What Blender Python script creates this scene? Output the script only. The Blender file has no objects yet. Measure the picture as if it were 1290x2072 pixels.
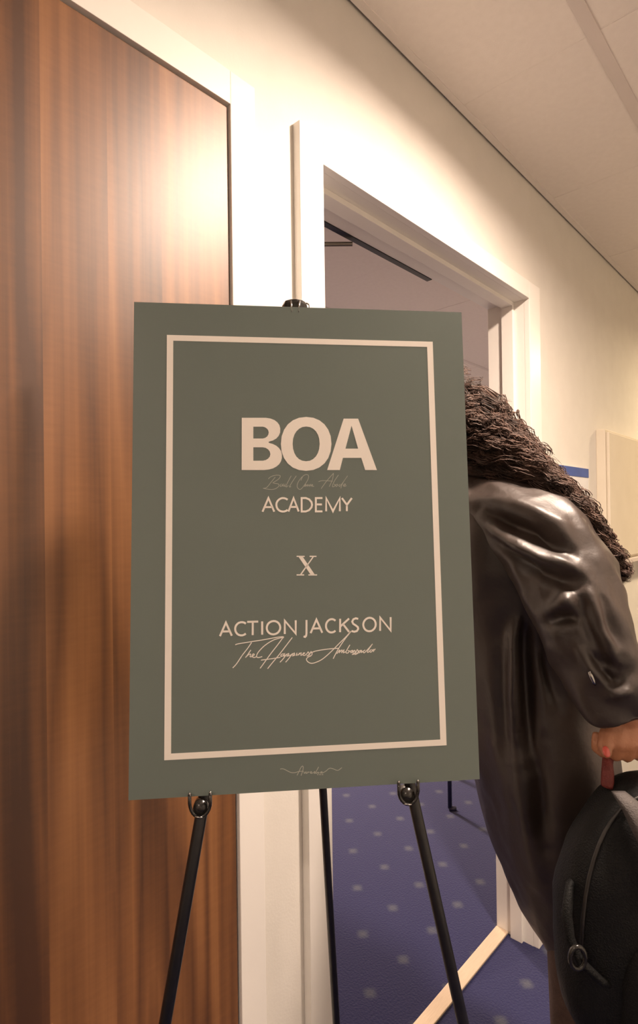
import bpy, bmesh, math, random
import numpy as np
from mathutils import Vector, Matrix, noise

random.seed(7)
SC = bpy.context.scene
COL = SC.collection

# ------------------------------------------------------------------ camera
CAM_POS = Vector((0.0, -0.731, 1.3714))
FOCAL_PX, IMG_W, IMG_H = 1148.5, 1290.0, 2072.0
RIGHT = Vector((0.68371435, -0.72962685, -0.01339217)).normalized()
UP = Vector((0.00560835, -0.01309752, 0.9998985)).normalized()
FWD = RIGHT.cross(UP) * -1.0
FWD = UP.cross(RIGHT).normalized()
cam_data = bpy.data.cameras.new('camera')
cam = bpy.data.objects.new('camera', cam_data)
COL.objects.link(cam)
cam_data.sensor_fit = 'HORIZONTAL'
cam_data.sensor_width = 36.0
cam_data.lens = 36.0 * FOCAL_PX / IMG_W
cam_data.clip_start = 0.02
M = Matrix.Identity(4)
for i in range(3):
    M[i][0], M[i][1], M[i][2], M[i][3] = RIGHT[i], UP[i], -FWD[i], CAM_POS[i]
cam.matrix_world = M
SC.camera = cam

# ------------------------------------------------------------------ world, exposure
SC.view_settings.view_transform = 'Standard'
SC.view_settings.look = 'None'
SC.view_settings.gamma = 1.0
SC.view_settings.use_curve_mapping = False
SC.view_settings.exposure = 1.33
world = bpy.data.worlds.new('world')
SC.world = world
world.use_nodes = True
world.node_tree.nodes['Background'].inputs[0].default_value = (1.0, 0.85, 0.7, 1)
world.node_tree.nodes['Background'].inputs[1].default_value = 0.02

WARM = (1.0, 0.785, 0.63)
YELLOW = (1.0, 0.76, 0.46)
ROOMC = (1.0, 0.77, 0.61)
# x, y, watts, colour of each surface-mounted lamp in the corridor and in the room
CORRIDOR_LAMPS = [(1.09, -0.72, 25.0, WARM), (-1.42, -0.72, 8.0, WARM), (3.90, -0.72, 18.0, YELLOW)]
ROOM_LAMPS = [(2.75, 2.25, 60.0, ROOMC), (2.75, 3.7, 48.0, ROOMC)]


def at(px, py, depth):
    """world point seen at (px, py) at a given distance along the view axis"""
    return CAM_POS + depth * (FWD + RIGHT * ((px - IMG_W / 2) / FOCAL_PX) - UP * ((py - IMG_H / 2) / FOCAL_PX))


# ------------------------------------------------------------------ helpers
def tag(o, label=None, cat=None, group=None, kind=None):
    if label: o['label'] = label
    if cat: o['category'] = cat
    if group: o['group'] = group
    if kind: o['kind'] = kind
    return o


def empty(name, loc=(0, 0, 0)):
    o = bpy.data.objects.new(name, None)
    o.empty_display_size = 0.05
    COL.objects.link(o)
    o.location = loc
    return o


def add(name, mesh, mat=None, parent=None, smooth=False):
    if isinstance(mesh, bmesh.types.BMesh):
        me = bpy.data.meshes.new(name)
        bmesh.ops.recalc_face_normals(mesh, faces=mesh.faces[:])
        mesh.to_mesh(me)
        mesh.free()
    else:
        me = mesh
    if mat is not None and len(me.materials) == 0:
        me.materials.append(mat)
    if smooth:
        me.polygons.foreach_set('use_smooth', [True] * len(me.polygons))
    o = bpy.data.objects.new(name, me)
    COL.objects.link(o)
    if parent is not None:
        o.parent = parent
        o.matrix_parent_inverse = Matrix.Translation(-Vector(parent.location))
    return o


def box(bm, x0, x1, y0, y1, z0, z1, bevel=0.0):
    vs = [bm.verts.new((x, y, z)) for x in (x0, x1) for y in (y0, y1) for z in (z0, z1)]
    idx = [(0, 1, 3, 2), (4, 6, 7, 5), (0, 4, 5, 1), (2, 3, 7, 6), (0, 2, 6, 4), (1, 5, 7, 3)]
    fs = [bm.faces.new([vs[i] for i in f]) for f in idx]
    if bevel > 0:
        es = list({e for f in fs for e in f.edges})
        bmesh.ops.bevel(bm, geom=es, offset=bevel, segments=2, affect='EDGES', profile=0.6)


def boxes(*bs, bevel=0.0):
    bm = bmesh.new()
    for b in bs:
        box(bm, *b, bevel=bevel)
    return bm


def frame_axes(d):
    d = Vector(d).normalized()
    a = Vector((0, 0, 1)) if abs(d.z) < 0.9 else Vector((1, 0, 0))
    u = d.cross(a).normalized()
    return d, u, d.cross(u).normalized()


def tube(bm, pts, radii, seg=12, cap=True):
    pts = [Vector(q) for q in pts]
    if not isinstance(radii, (list, tuple)):
        radii = [radii] * len(pts)
    rings = []
    u = None
    for i, q in enumerate(pts):
        d = (pts[min(i + 1, len(pts) - 1)] - pts[max(i - 1, 0)]).normalized()
        if u is None:
            _, u, v = frame_axes(d)
        else:
            u = (u - d * u.dot(d)).normalized()
            v = d.cross(u)
        v = d.cross(u).normalized()
        rings.append([bm.verts.new(q + (u * math.cos(2 * math.pi * k / seg) + v * math.sin(2 * math.pi * k / seg)) * radii[i]) for k in range(seg)])
    for a, b in zip(rings, rings[1:]):
        for k in range(seg):
            bm.faces.new((a[k], a[(k + 1) % seg], b[(k + 1) % seg], b[k]))
    if cap:
        bm.faces.new(rings[0][::-1])
        bm.faces.new(rings[-1])


def ball(bm, c, r, seg=16):
    """ellipsoid with radii r = (rx, ry, rz) or one radius"""
    r = (r, r, r) if isinstance(r, (int, float)) else r
    mat = Matrix.Translation(Vector(c)) @ Matrix.Diagonal((r[0], r[1], r[2], 1))
    bmesh.ops.create_uvsphere(bm, u_segments=seg, v_segments=seg // 2 + 2, radius=1.0, matrix=mat)


def ball_axes(bm, c, ax, seg=16):
    """ellipsoid given by three half-axis vectors"""
    m = Matrix.Identity(4)
    for j in range(3):
        for i in range(3):
            m[i][j] = ax[j][i]
    m.translation = Vector(c)
    bmesh.ops.create_uvsphere(bm, u_segments=seg, v_segments=seg // 2 + 2, radius=1.0, matrix=m)


def capsule(bm, p0, r0, p1, r1, seg=14):
    p0, p1 = Vector(p0), Vector(p1)
    d, u, v = frame_axes(p1 - p0)
    rings = []
    n = 5
    for i in range(n):
        a = -math.pi / 2 + math.pi / 2 * i / n
        if i == 0: a += 0.12
        rings.append((p0 + d * math.sin(a) * r0, math.cos(a) * r0))
    rings.append((p0, r0))
    rings.append((p1, r1))
    for i in range(1, n + 1):
        a = math.pi / 2 * i / n
        if i == n: a -= 0.12
        rings.append((p1 + d * math.sin(a) * r1, math.cos(a) * r1))
    vr = [[bm.verts.new(c + (u * math.cos(2 * math.pi * k / seg) + v * math.sin(2 * math.pi * k / seg)) * r) for k in range(seg)] for c, r in rings]
    for a, b in zip(vr, vr[1:]):
        for k in range(seg):
            bm.faces.new((a[k], a[(k + 1) % seg], b[(k + 1) % seg], b[k]))
    bm.faces.new(vr[0][::-1])
    bm.faces.new(vr[-1])


def chain(bm, pts):
    """pts = [(point, radius), ...]"""
    for (a, ra), (b, rb) in zip(pts, pts[1:]):
        capsule(bm, a, ra, b, rb)


def fuse(bm, voxel, smooth_iter=6, factor=0.5):
    """union of everything in bm as one continuous skin"""
    me = bpy.data.meshes.new('tmp')
    bmesh.ops.recalc_face_normals(bm, faces=bm.faces[:])
    bm.to_mesh(me)
    bm.free()
    o = bpy.data.objects.new('tmp', me)
    COL.objects.link(o)
    m = o.modifiers.new('r', 'REMESH')
    m.mode = 'VOXEL'
    m.voxel_size = voxel
    s = o.modifiers.new('s', 'SMOOTH')
    s.iterations = smooth_iter
    s.factor = factor
    dg = bpy.context.evaluated_depsgraph_get()
    dg.update()
    res = bpy.data.meshes.new_from_object(o.evaluated_get(dg))
    bpy.data.objects.remove(o)
    bpy.data.meshes.remove(me)
    return res


# ------------------------------------------------------------------ materials
def new_mat(name):
    m = bpy.data.materials.new(name)
    m.use_nodes = True
    nt = m.node_tree
    return m, nt, nt.nodes['Principled BSDF']


def lin(c):
    return tuple(((v / 255) / 12.92 if v / 255 <= 0.04045 else ((v / 255 + 0.055) / 1.055) ** 2.4) for v in c) + (1.0,)


def noise_mat(name, c1, c2, scale=30.0, rough=0.5, bump=0.0, bump_scale=None, metallic=0.0, detail=4.0, spec=0.5, stretch=(1, 1, 1), rough2=None):
    m, nt, b = new_mat(name)
    tc = nt.nodes.new('ShaderNodeTexCoord')
    mp = nt.nodes.new('ShaderNodeMapping')
    mp.inputs['Scale'].default_value = stretch
    nz = nt.nodes.new('ShaderNodeTexNoise')
    nz.inputs['Scale'].default_value = scale
    nz.inputs['Detail'].default_value = detail
    rp = nt.nodes.new('ShaderNodeValToRGB')
    rp.color_ramp.elements[0].position = 0.3
    rp.color_ramp.elements[1].position = 0.7
    rp.color_ramp.elements[0].color = tuple(c1[:3]) + (1,)
    rp.color_ramp.elements[1].color = tuple(c2[:3]) + (1,)
    nt.links.new(tc.outputs['Object'], mp.inputs[0])
    nt.links.new(mp.outputs[0], nz.inputs['Vector'])
    nt.links.new(nz.outputs['Fac'], rp.inputs[0])
    nt.links.new(rp.outputs[0], b.inputs['Base Color'])
    b.inputs['Roughness'].default_value = rough
    b.inputs['Metallic'].default_value = metallic
    b.inputs['Specular IOR Level'].default_value = spec
    if bump > 0:
        nb = nt.nodes.new('ShaderNodeTexNoise')
        nb.inputs['Scale'].default_value = bump_scale or scale * 3
        nb.inputs['Detail'].default_value = 3
        nt.links.new(mp.outputs[0], nb.inputs['Vector'])
        bp = nt.nodes.new('ShaderNodeBump')
        bp.inputs['Strength'].default_value = bump
        bp.inputs['Distance'].default_value = 0.004
        nt.links.new(nb.outputs['Fac'], bp.inputs['Height'])
        nt.links.new(bp.outputs[0], b.inputs['Normal'])
    return m


def math_node(nt, op, a, b=None, c=None):
    n = nt.nodes.new('ShaderNodeMath')
    n.operation = op
    for i, v in enumerate((a, b, c)):
        if v is None: continue
        if isinstance(v, (int, float)): n.inputs[i].default_value = v
        else: nt.links.new(v, n.inputs[i])
    return n.outputs[0]


def carpet_mat():
    """navy carpet with a square grid of small pale motifs, pitch 163 mm"""
    m, nt, b = new_mat('carpet')
    tc = nt.nodes.new('ShaderNodeTexCoord')
    sp = nt.nodes.new('ShaderNodeSeparateXYZ')
    nt.links.new(tc.outputs['Object'], sp.inputs[0])
    cell = []
    for k, off, pitch in ((0, 1.278, 0.1655), (1, 0.292, 0.1585)):
        v = math_node(nt, 'DIVIDE', math_node(nt, 'SUBTRACT', sp.outputs[k], off), pitch)
        v = math_node(nt, 'SUBTRACT', v, math_node(nt, 'ROUND', v))
        cell.append(math_node(nt, 'MULTIPLY', v, pitch))
    fine = nt.nodes.new('ShaderNodeTexNoise')
    fine.inputs['Scale'].default_value = 160
    fine.inputs['Detail'].default_value = 2
    nt.links.new(tc.outputs['Object'], fine.inputs['Vector'])
    # four-lobed motif: a small square rosette
    ax = math_node(nt, 'ABSOLUTE', cell[0])
    ay = math_node(nt, 'ABSOLUTE', cell[1])
    d1 = math_node(nt, 'ADD', ax, ay)
    d2 = math_node(nt, 'SQRT', math_node(nt, 'ADD', math_node(nt, 'MULTIPLY', ax, ax), math_node(nt, 'MULTIPLY', ay, ay)))
    d = math_node(nt, 'ADD', math_node(nt, 'MULTIPLY', d1, 0.45), math_node(nt, 'MULTIPLY', d2, 0.55))
    d = math_node(nt, 'ADD', d, math_node(nt, 'MULTIPLY', math_node(nt, 'SUBTRACT', fine.outputs['Fac'], 0.5), 0.014))
    mr = nt.nodes.new('ShaderNodeMapRange')
    mr.inputs['From Min'].default_value = 0.008
    mr.inputs['From Max'].default_value = 0.027
    mr.inputs['To Min'].default_value = 0.62
    mr.inputs['To Max'].default_value = 0.0
    nt.links.new(d, mr.inputs['Value'])
    base = nt.nodes.new('ShaderNodeMixRGB')
    base.inputs[1].default_value = (0.0130, 0.0145, 0.058, 1)
    base.inputs[2].default_value = (0.0195, 0.0215, 0.082, 1)
    nt.links.new(fine.outputs['Fac'], base.inputs[0])
    mix = nt.nodes.new('ShaderNodeMixRGB')
    mix.inputs[2].default_value = (0.085, 0.092, 0.112, 1)
    nt.links.new(mr.outputs[0], mix.inputs[0])
    nt.links.new(base.outputs[0], mix.inputs[1])
    nt.links.new(mix.outputs[0], b.inputs['Base Color'])
    b.inputs['Roughness'].default_value = 0.95
    b.inputs['Specular IOR Level'].default_value = 0.1
    b.inputs['Sheen Weight'].default_value = 0.25
    bp = nt.nodes.new('ShaderNodeBump')
    bp.inputs['Strength'].default_value = 0.5
    bp.inputs['Distance'].default_value = 0.004
    nt.links.new(fine.outputs['Fac'], bp.inputs['Height'])
    nt.links.new(bp.outputs[0], b.inputs['Normal'])
    return m


def wood_mat():
    """walnut laminate, vertical grain, printed as boards of differing tone with a seam at x = 0.285"""
    m, nt, b = new_mat('walnut_laminate')
    tc = nt.nodes.new('ShaderNodeTexCoord')
    sp = nt.nodes.new('ShaderNodeSeparateXYZ')
    nt.links.new(tc.outputs['Object'], sp.inputs[0])
    # board number from x
    edges = [-0.21, 0.02, 0.284, 0.372, 0.455]
    bid = None
    for e in edges:
        g = math_node(nt, 'GREATER_THAN', sp.outputs[0], e)
        bid = g if bid is None else math_node(nt, 'ADD', bid, g)
    off = math_node(nt, 'MULTIPLY', bid, 3.17)
    cb = nt.nodes.new('ShaderNodeCombineXYZ')
    nt.links.new(math_node(nt, 'ADD', sp.outputs[0], off), cb.inputs[0])
    nt.links.new(math_node(nt, 'MULTIPLY', off, 2.3), cb.inputs[1])
    nt.links.new(sp.outputs[2], cb.inputs[2])
    # cathedral figure: distorted bands
    mp = nt.nodes.new('ShaderNodeMapping')
    mp.inputs['Scale'].default_value = (9.0, 1.0, 0.55)
    nt.links.new(cb.outputs[0], mp.inputs[0])
    n1 = nt.nodes.new('ShaderNodeTexNoise')
    n1.inputs['Scale'].default_value = 1.0
    n1.inputs['Detail'].default_value = 2.5
    n1.inputs['Roughness'].default_value = 0.45
    nt.links.new(mp.outputs[0], n1.inputs['Vector'])
    rings = math_node(nt, 'FRACT', math_node(nt, 'MULTIPLY', n1.outputs['Fac'], 7.0))
    rings = math_node(nt, 'ABSOLUTE', math_node(nt, 'SUBTRACT', math_node(nt, 'MULTIPLY', rings, 2.0), 1.0))
    # fine fibres
    mp2 = nt.nodes.new('ShaderNodeMapping')
    mp2.inputs['Scale'].default_value = (110.0, 1.0, 1.1)
    nt.links.new(cb.outputs[0], mp2.inputs[0])
    n2 = nt.nodes.new('ShaderNodeTexNoise')
    n2.inputs['Scale'].default_value = 1.0
    n2.inputs['Detail'].default_value = 4.0
    nt.links.new(mp2.outputs[0], n2.inputs['Vector'])
    # cross figure (short horizontal flecks)
    mp3 = nt.nodes.new('ShaderNodeMapping')
    mp3.inputs['Scale'].default_value = (25.0, 1.0, 160.0)
    nt.links.new(cb.outputs[0], mp3.inputs[0])
    n3 = nt.nodes.new('ShaderNodeTexNoise')
    n3.inputs['Scale'].default_value = 1.0
    n3.inputs['Detail'].default_value = 2.0
    nt.links.new(mp3.outputs[0], n3.inputs['Vector'])
    # broad stripes
    mp4 = nt.nodes.new('ShaderNodeMapping')
    mp4.inputs['Scale'].default_value = (13.0, 1.0, 0.22)
    nt.links.new(cb.outputs[0], mp4.inputs[0])
    n4 = nt.nodes.new('ShaderNodeTexNoise')
    n4.inputs['Scale'].default_value = 1.0
    n4.inputs['Detail'].default_value = 3.0
    nt.links.new(mp4.outputs[0], n4.inputs['Vector'])
    f = math_node(nt, 'MULTIPLY', rings, 0.26)
    f = math_node(nt, 'ADD', f, math_node(nt, 'MULTIPLY', n2.outputs['Fac'], 0.34))
    f = math_node(nt, 'ADD', f, math_node(nt, 'MULTIPLY', n3.outputs['Fac'], 0.08))
    f = math_node(nt, 'ADD', f, math_node(nt, 'MULTIPLY', n4.outputs['Fac'], 0.30))
    for e, dv in ((-0.21, 0.05), (0.02, -0.08), (0.284, 0.19), (0.372, -0.075), (0.455, 0.05)):
        f = math_node(nt, 'ADD', f, math_node(nt, 'MULTIPLY', math_node(nt, 'GREATER_THAN', sp.outputs[0], e), dv))
    f = math_node(nt, 'SUBTRACT', f, 0.09)
    rp = nt.nodes.new('ShaderNodeValToRGB')
    el = rp.color_ramp.elements
    el[0].position = 0.28
    el[0].color = (0.070, 0.027, 0.010, 1)
    el[1].position = 0.82
    el[1].color = (0.32, 0.142, 0.050, 1)
    e = el.new(0.52)
    e.color = (0.178, 0.072, 0.0235, 1)
    nt.links.new(f, rp.inputs[0])
    nt.links.new(rp.outputs[0], b.inputs['Base Color'])
    b.inputs['Roughness'].default_value = 0.46
    b.inputs['Specular IOR Level'].default_value = 0.7
    bp = nt.nodes.new('ShaderNodeBump')
    bp.inputs['Strength'].default_value = 0.06
    bp.inputs['Distance'].default_value = 0.001
    nt.links.new(n2.outputs['Fac'], bp.inputs['Height'])
    nt.links.new(bp.outputs[0], b.inputs['Normal'])
    return m


def emit_mat(name, col, strength):
    m, nt, b = new_mat(name)
    b.inputs['Emission Color'].default_value = tuple(col) + (1,)
    b.inputs['Emission Strength'].default_value = strength
    b.inputs['Base Color'].default_value = (0.9, 0.9, 0.9, 1)
    return m


MT = {}
MT['wall'] = noise_mat('wall_paint', (0.74, 0.71, 0.655), (0.77, 0.74, 0.685), 14, 0.75, bump=0.05, bump_scale=220, spec=0.25)
MT['gloss_white'] = noise_mat('white_gloss_paint', (0.82, 0.79, 0.745), (0.85, 0.82, 0.775), 6, 0.34, spec=0.4)
MT['tile'] = noise_mat('mineral_fibre', (0.85, 0.78, 0.72), (0.88, 0.81, 0.75), 55, 0.9, bump=0.12, bump_scale=320, spec=0.15)
MT['tee'] = noise_mat('tee_paint', (0.70, 0.625, 0.58), (0.73, 0.65, 0.605), 10, 0.5)
MT['void'] = noise_mat('void_grey', (0.10, 0.09, 0.08), (0.13, 0.12, 0.10), 8, 0.9)
MT['carpet'] = carpet_mat()
MT['wood'] = wood_mat()
MT['strip'] = noise_mat('threshold_metal', (0.66, 0.52, 0.38), (0.76, 0.62, 0.47), 40, 0.32, metallic=0.35, stretch=(1, 30, 1))
MT['board'] = noise_mat('sign_green', (0.142, 0.176, 0.160), (0.150, 0.185, 0.168), 5, 0.42, spec=0.45)
MT['foam'] = noise_mat('board_edge', (0.55, 0.53, 0.48), (0.6, 0.58, 0.52), 60, 0.8)
MT['print'] = noise_mat('cream_print', (0.88, 0.835, 0.775), (0.91, 0.865, 0.805), 12, 0.5, spec=0.3)
MT['print_dim'] = noise_mat('grey_print', (0.43, 0.44, 0.39), (0.46, 0.47, 0.415), 12, 0.5, spec=0.3)
MT['black_metal'] = noise_mat('black_metal', (0.008, 0.008, 0.009), (0.014, 0.013, 0.014), 60, 0.38)
MT['black_plastic'] = noise_mat('black_plastic', (0.012, 0.011, 0.010), (0.02, 0.018, 0.016), 80, 0.22)
MT['grey_metal'] = noise_mat('grey_metal', (0.16, 0.14, 0.12), (0.2, 0.175, 0.15), 40, 0.4, metallic=0.5)
MT['chrome'] = noise_mat('chrome_wire', (0.35, 0.34, 0.33), (0.45, 0.44, 0.42), 40, 0.2, metallic=1.0)
MT['leather'] = noise_mat('brown_black_leather', (0.0215, 0.0135, 0.0105), (0.036, 0.023, 0.018), 9, 0.50, bump=0.12, bump_scale=120, spec=0.75)
MT['lining'] = noise_mat('black_lining', (0.010, 0.009, 0.009), (0.016, 0.014, 0.013), 60, 0.8)
MT['hair'] = noise_mat('dark_brown_hair', (0.026, 0.0155, 0.012), (0.125, 0.072, 0.054), 30, 0.62, spec=0.35)
MT['hair_base'] = noise_mat('hair_underlayer', (0.010, 0.007, 0.006), (0.022, 0.014, 0.011), 60, 0.7)
MT['skin'] = noise_mat('skin', (0.36, 0.155, 0.082), (0.43, 0.19, 0.10), 24, 0.48, bump=0.15, bump_scale=260)
MT['nail'] = noise_mat('red_nail', (0.55, 0.09, 0.07), (0.62, 0.11, 0.085), 10, 0.2)
MT['trouser'] = noise_mat('brown_trouser', (0.045, 0.024, 0.017), (0.065, 0.036, 0.026), 60, 0.8, bump=0.2, bump_scale=300)
MT['boot'] = noise_mat('boot_leather', (0.010, 0.009, 0.008), (0.018, 0.016, 0.014), 30, 0.4)
MT['bag'] = noise_mat('black_nylon', (0.0032, 0.0036, 0.0040), (0.0058, 0.0060, 0.0062), 50, 0.6, bump=0.4, bump_scale=420, spec=0.25)
MT['bag_grey'] = noise_mat('grey_nylon', (0.055, 0.048, 0.047), (0.072, 0.062, 0.060), 60, 0.7, bump=0.4, bump_scale=420)
MT['red_web'] = noise_mat('red_webbing', (0.10, 0.010, 0.008), (0.14, 0.015, 0.011), 120, 0.55, bump=0.4, bump_scale=500)
MT['blue'] = noise_mat('blue_print', (0.035, 0.085, 0.33), (0.045, 0.10, 0.38), 20, 0.5)
MT['paper'] = noise_mat('white_paper', (0.74, 0.74, 0.76), (0.78, 0.78, 0.80), 20, 0.6)
MT['cabinet'] = noise_mat('cream_panel', (0.72, 0.65, 0.53), (0.76, 0.69, 0.57), 8, 0.55)
MT['chair_plastic'] = noise_mat('navy_chair_fabric', (0.016, 0.018, 0.05), (0.024, 0.026, 0.07), 90, 0.7)
MT['chair_metal'] = noise_mat('dark_blue_metal', (0.010, 0.010, 0.03), (0.014, 0.014, 0.04), 40, 0.4)

# ------------------------------------------------------------------ outlines printed on the sign, in millimetres from its corner
PRINT_BOA = [[[[131.7,144.7],[158.2,144.4],[161.5,144.4],[167.2,145.2],[172.1,147.1],[175.8,149.9],[178.3,153.5],[179.4,157.9],[179.1,163.0],[177.3,167.1],[174.3,170.5],[170.1,173.0],[164.9,174.6],[164.7,176.0],[169.8,177.4],[174.1,179.6],[177.5,182.5],[179.8,186.0],[181.0,190.2],[181.0,195.2],[179.7,199.4],[177.4,203.0],[174.0,205.9],[169.7,208.2],[164.6,209.6],[158.6,210.2],[155.4,210.2],[131.2,210.2]],[[145.9,155.8],[157.0,155.7],[157.7,155.7],[160.5,156.5],[162.9,158.1],[164.4,160.4],[164.9,163.1],[164.3,165.8],[162.8,168.2],[160.4,169.8],[157.6,170.6],[145.8,170.7]],[[145.7,181.7],[156.8,181.7],[157.6,181.7],[161.2,182.5],[164.1,184.4],[166.0,187.0],[166.7,190.1],[166.0,193.2],[164.0,195.8],[161.0,197.7],[157.5,198.5],[145.6,198.6]]],[[[243.6,176.9],[242.8,167.1],[239.9,158.9],[235.2,152.0],[228.9,146.9],[221.2,143.7],[212.1,142.7],[203.0,143.9],[195.3,147.2],[188.9,152.4],[184.1,159.3],[181.0,167.6],[179.9,177.3],[180.7,187.0],[183.6,195.1],[188.2,201.9],[194.4,207.0],[202.0,210.1],[211.0,211.2],[220.0,210.1],[227.7,206.9],[234.2,201.8],[239.2,194.9],[242.3,186.7]],[[228.6,177.0],[228.2,170.7],[226.7,165.4],[224.2,161.0],[220.8,157.7],[216.8,155.7],[211.9,155.0],[207.1,155.7],[203.0,157.9],[199.5,161.2],[196.9,165.6],[195.2,170.9],[194.6,177.2],[195.1,183.4],[196.6,188.7],[199.0,193.1],[202.3,196.4],[206.4,198.4],[211.2,199.1],[216.0,198.4],[220.1,196.3],[223.6,193.0],[226.2,188.6],[227.9,183.3]]],[[[237.5,210.1],[259.8,144.4],[278.4,144.2],[301.0,210.1],[285.9,210.1],[281.3,194.6],[257.8,194.7],[253.6,210.1]],[[261.3,182.9],[277.5,182.8],[269.7,153.4]]]]
PRINT_ACADEMY = [[[156.4,262.0],[163.8,245.1],[170.8,262.0]],[[159.0,256.3],[168.3,256.3]],[[187.5,247.3],[185.5,246.0],[183.2,245.3],[180.8,245.2],[178.5,245.9],[176.5,247.2],[174.9,249.0],[173.8,251.2],[173.5,253.6],[173.8,256.0],[174.7,258.2],[176.3,260.0],[178.3,261.3],[180.6,261.9],[183.0,261.9],[185.3,261.2],[187.3,259.8]],[[188.3,262.0],[194.9,245.2],[201.0,262.0]],[[190.7,256.3],[198.8,256.3]],[[204.9,245.3],[210.1,245.3],[214.3,247.0],[217.1,250.3],[217.8,253.7],[217.0,257.0],[214.1,260.3],[209.9,262.0],[204.7,262.0],[204.9,245.3]],[[231.0,245.4],[222.7,245.4],[222.4,262.0],[230.7,262.0]],[[222.5,253.3],[230.2,253.4]],[[235.3,262.0],[235.7,245.4],[243.9,262.0],[252.9,245.5],[252.5,262.0]],[[255.5,245.5],[261.6,254.1],[268.1,245.6]],[[261.6,254.1],[261.4,262.0]]]
PRINT_JACKSON = [[[104.4,411.1],[111.5,395.3],[118.5,411.0]],[[106.9,405.7],[116.0,405.7]],[[135.3,397.2],[133.5,395.9],[131.4,395.3],[129.2,395.3],[127.0,395.9],[125.2,397.1],[123.7,398.8],[122.8,400.9],[122.5,403.1],[122.8,405.4],[123.7,407.4],[125.1,409.1],[126.9,410.3],[129.1,410.9],[131.3,410.9],[133.4,410.2],[135.2,409.0]],[[136.9,395.1],[150.2,395.1]],[[143.6,395.1],[143.4,411.0]],[[154.9,395.0],[154.8,410.9]],[[176.7,402.9],[176.4,400.9],[175.6,398.9],[174.4,397.3],[172.7,396.0],[170.7,395.2],[168.6,395.0],[166.5,395.3],[164.5,396.1],[162.8,397.3],[161.5,399.0],[160.7,400.9],[160.4,403.0],[160.6,405.0],[161.4,407.0],[162.7,408.6],[164.4,409.9],[166.3,410.6],[168.4,410.9],[170.5,410.6],[172.5,409.8],[174.2,408.6],[175.5,406.9],[176.4,405.0],[176.7,402.9]],[[182.1,410.9],[182.3,394.9],[195.4,410.8],[195.6,394.8]],[[208.8,394.8],[208.5,411.1],[207.9,414.0],[206.7,415.1],[205.0,414.3]],[[213.6,410.8],[221.0,394.7],[227.9,410.8]],[[216.2,405.3],[225.4,405.3]],[[244.5,396.7],[242.8,395.4],[240.9,394.7],[238.9,394.7],[236.9,395.3],[235.2,396.6],[233.8,398.3],[232.9,400.4],[232.6,402.7],[232.8,405.0],[233.6,407.1],[234.9,408.8],[236.6,410.1],[238.5,410.7],[240.6,410.6],[242.5,410.0],[244.2,408.7]],[[250.3,394.5],[249.9,410.7]],[[261.4,394.5],[250.7,403.6]],[[253.7,401.0],[261.0,410.7]],[[272.8,395.2],[269.8,394.4],[266.7,395.6],[265.2,398.4],[266.5,401.1],[269.6,403.1],[272.1,405.2],[272.5,407.4],[270.8,409.9],[267.6,410.7],[264.1,409.7]],[[294.6,402.5],[294.4,400.4],[293.7,398.4],[292.5,396.7],[290.9,395.4],[289.0,394.6],[287.0,394.3],[284.9,394.6],[283.0,395.5],[281.4,396.8],[280.1,398.5],[279.3,400.4],[278.9,402.5],[279.2,404.6],[279.9,406.6],[281.1,408.3],[282.7,409.6],[284.5,410.4],[286.5,410.6],[288.6,410.4],[290.5,409.5],[292.1,408.2],[293.4,406.6],[294.3,404.6],[294.6,402.5]],[[299.9,410.6],[300.4,394.3],[313.2,410.6],[313.6,394.2]]]
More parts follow.
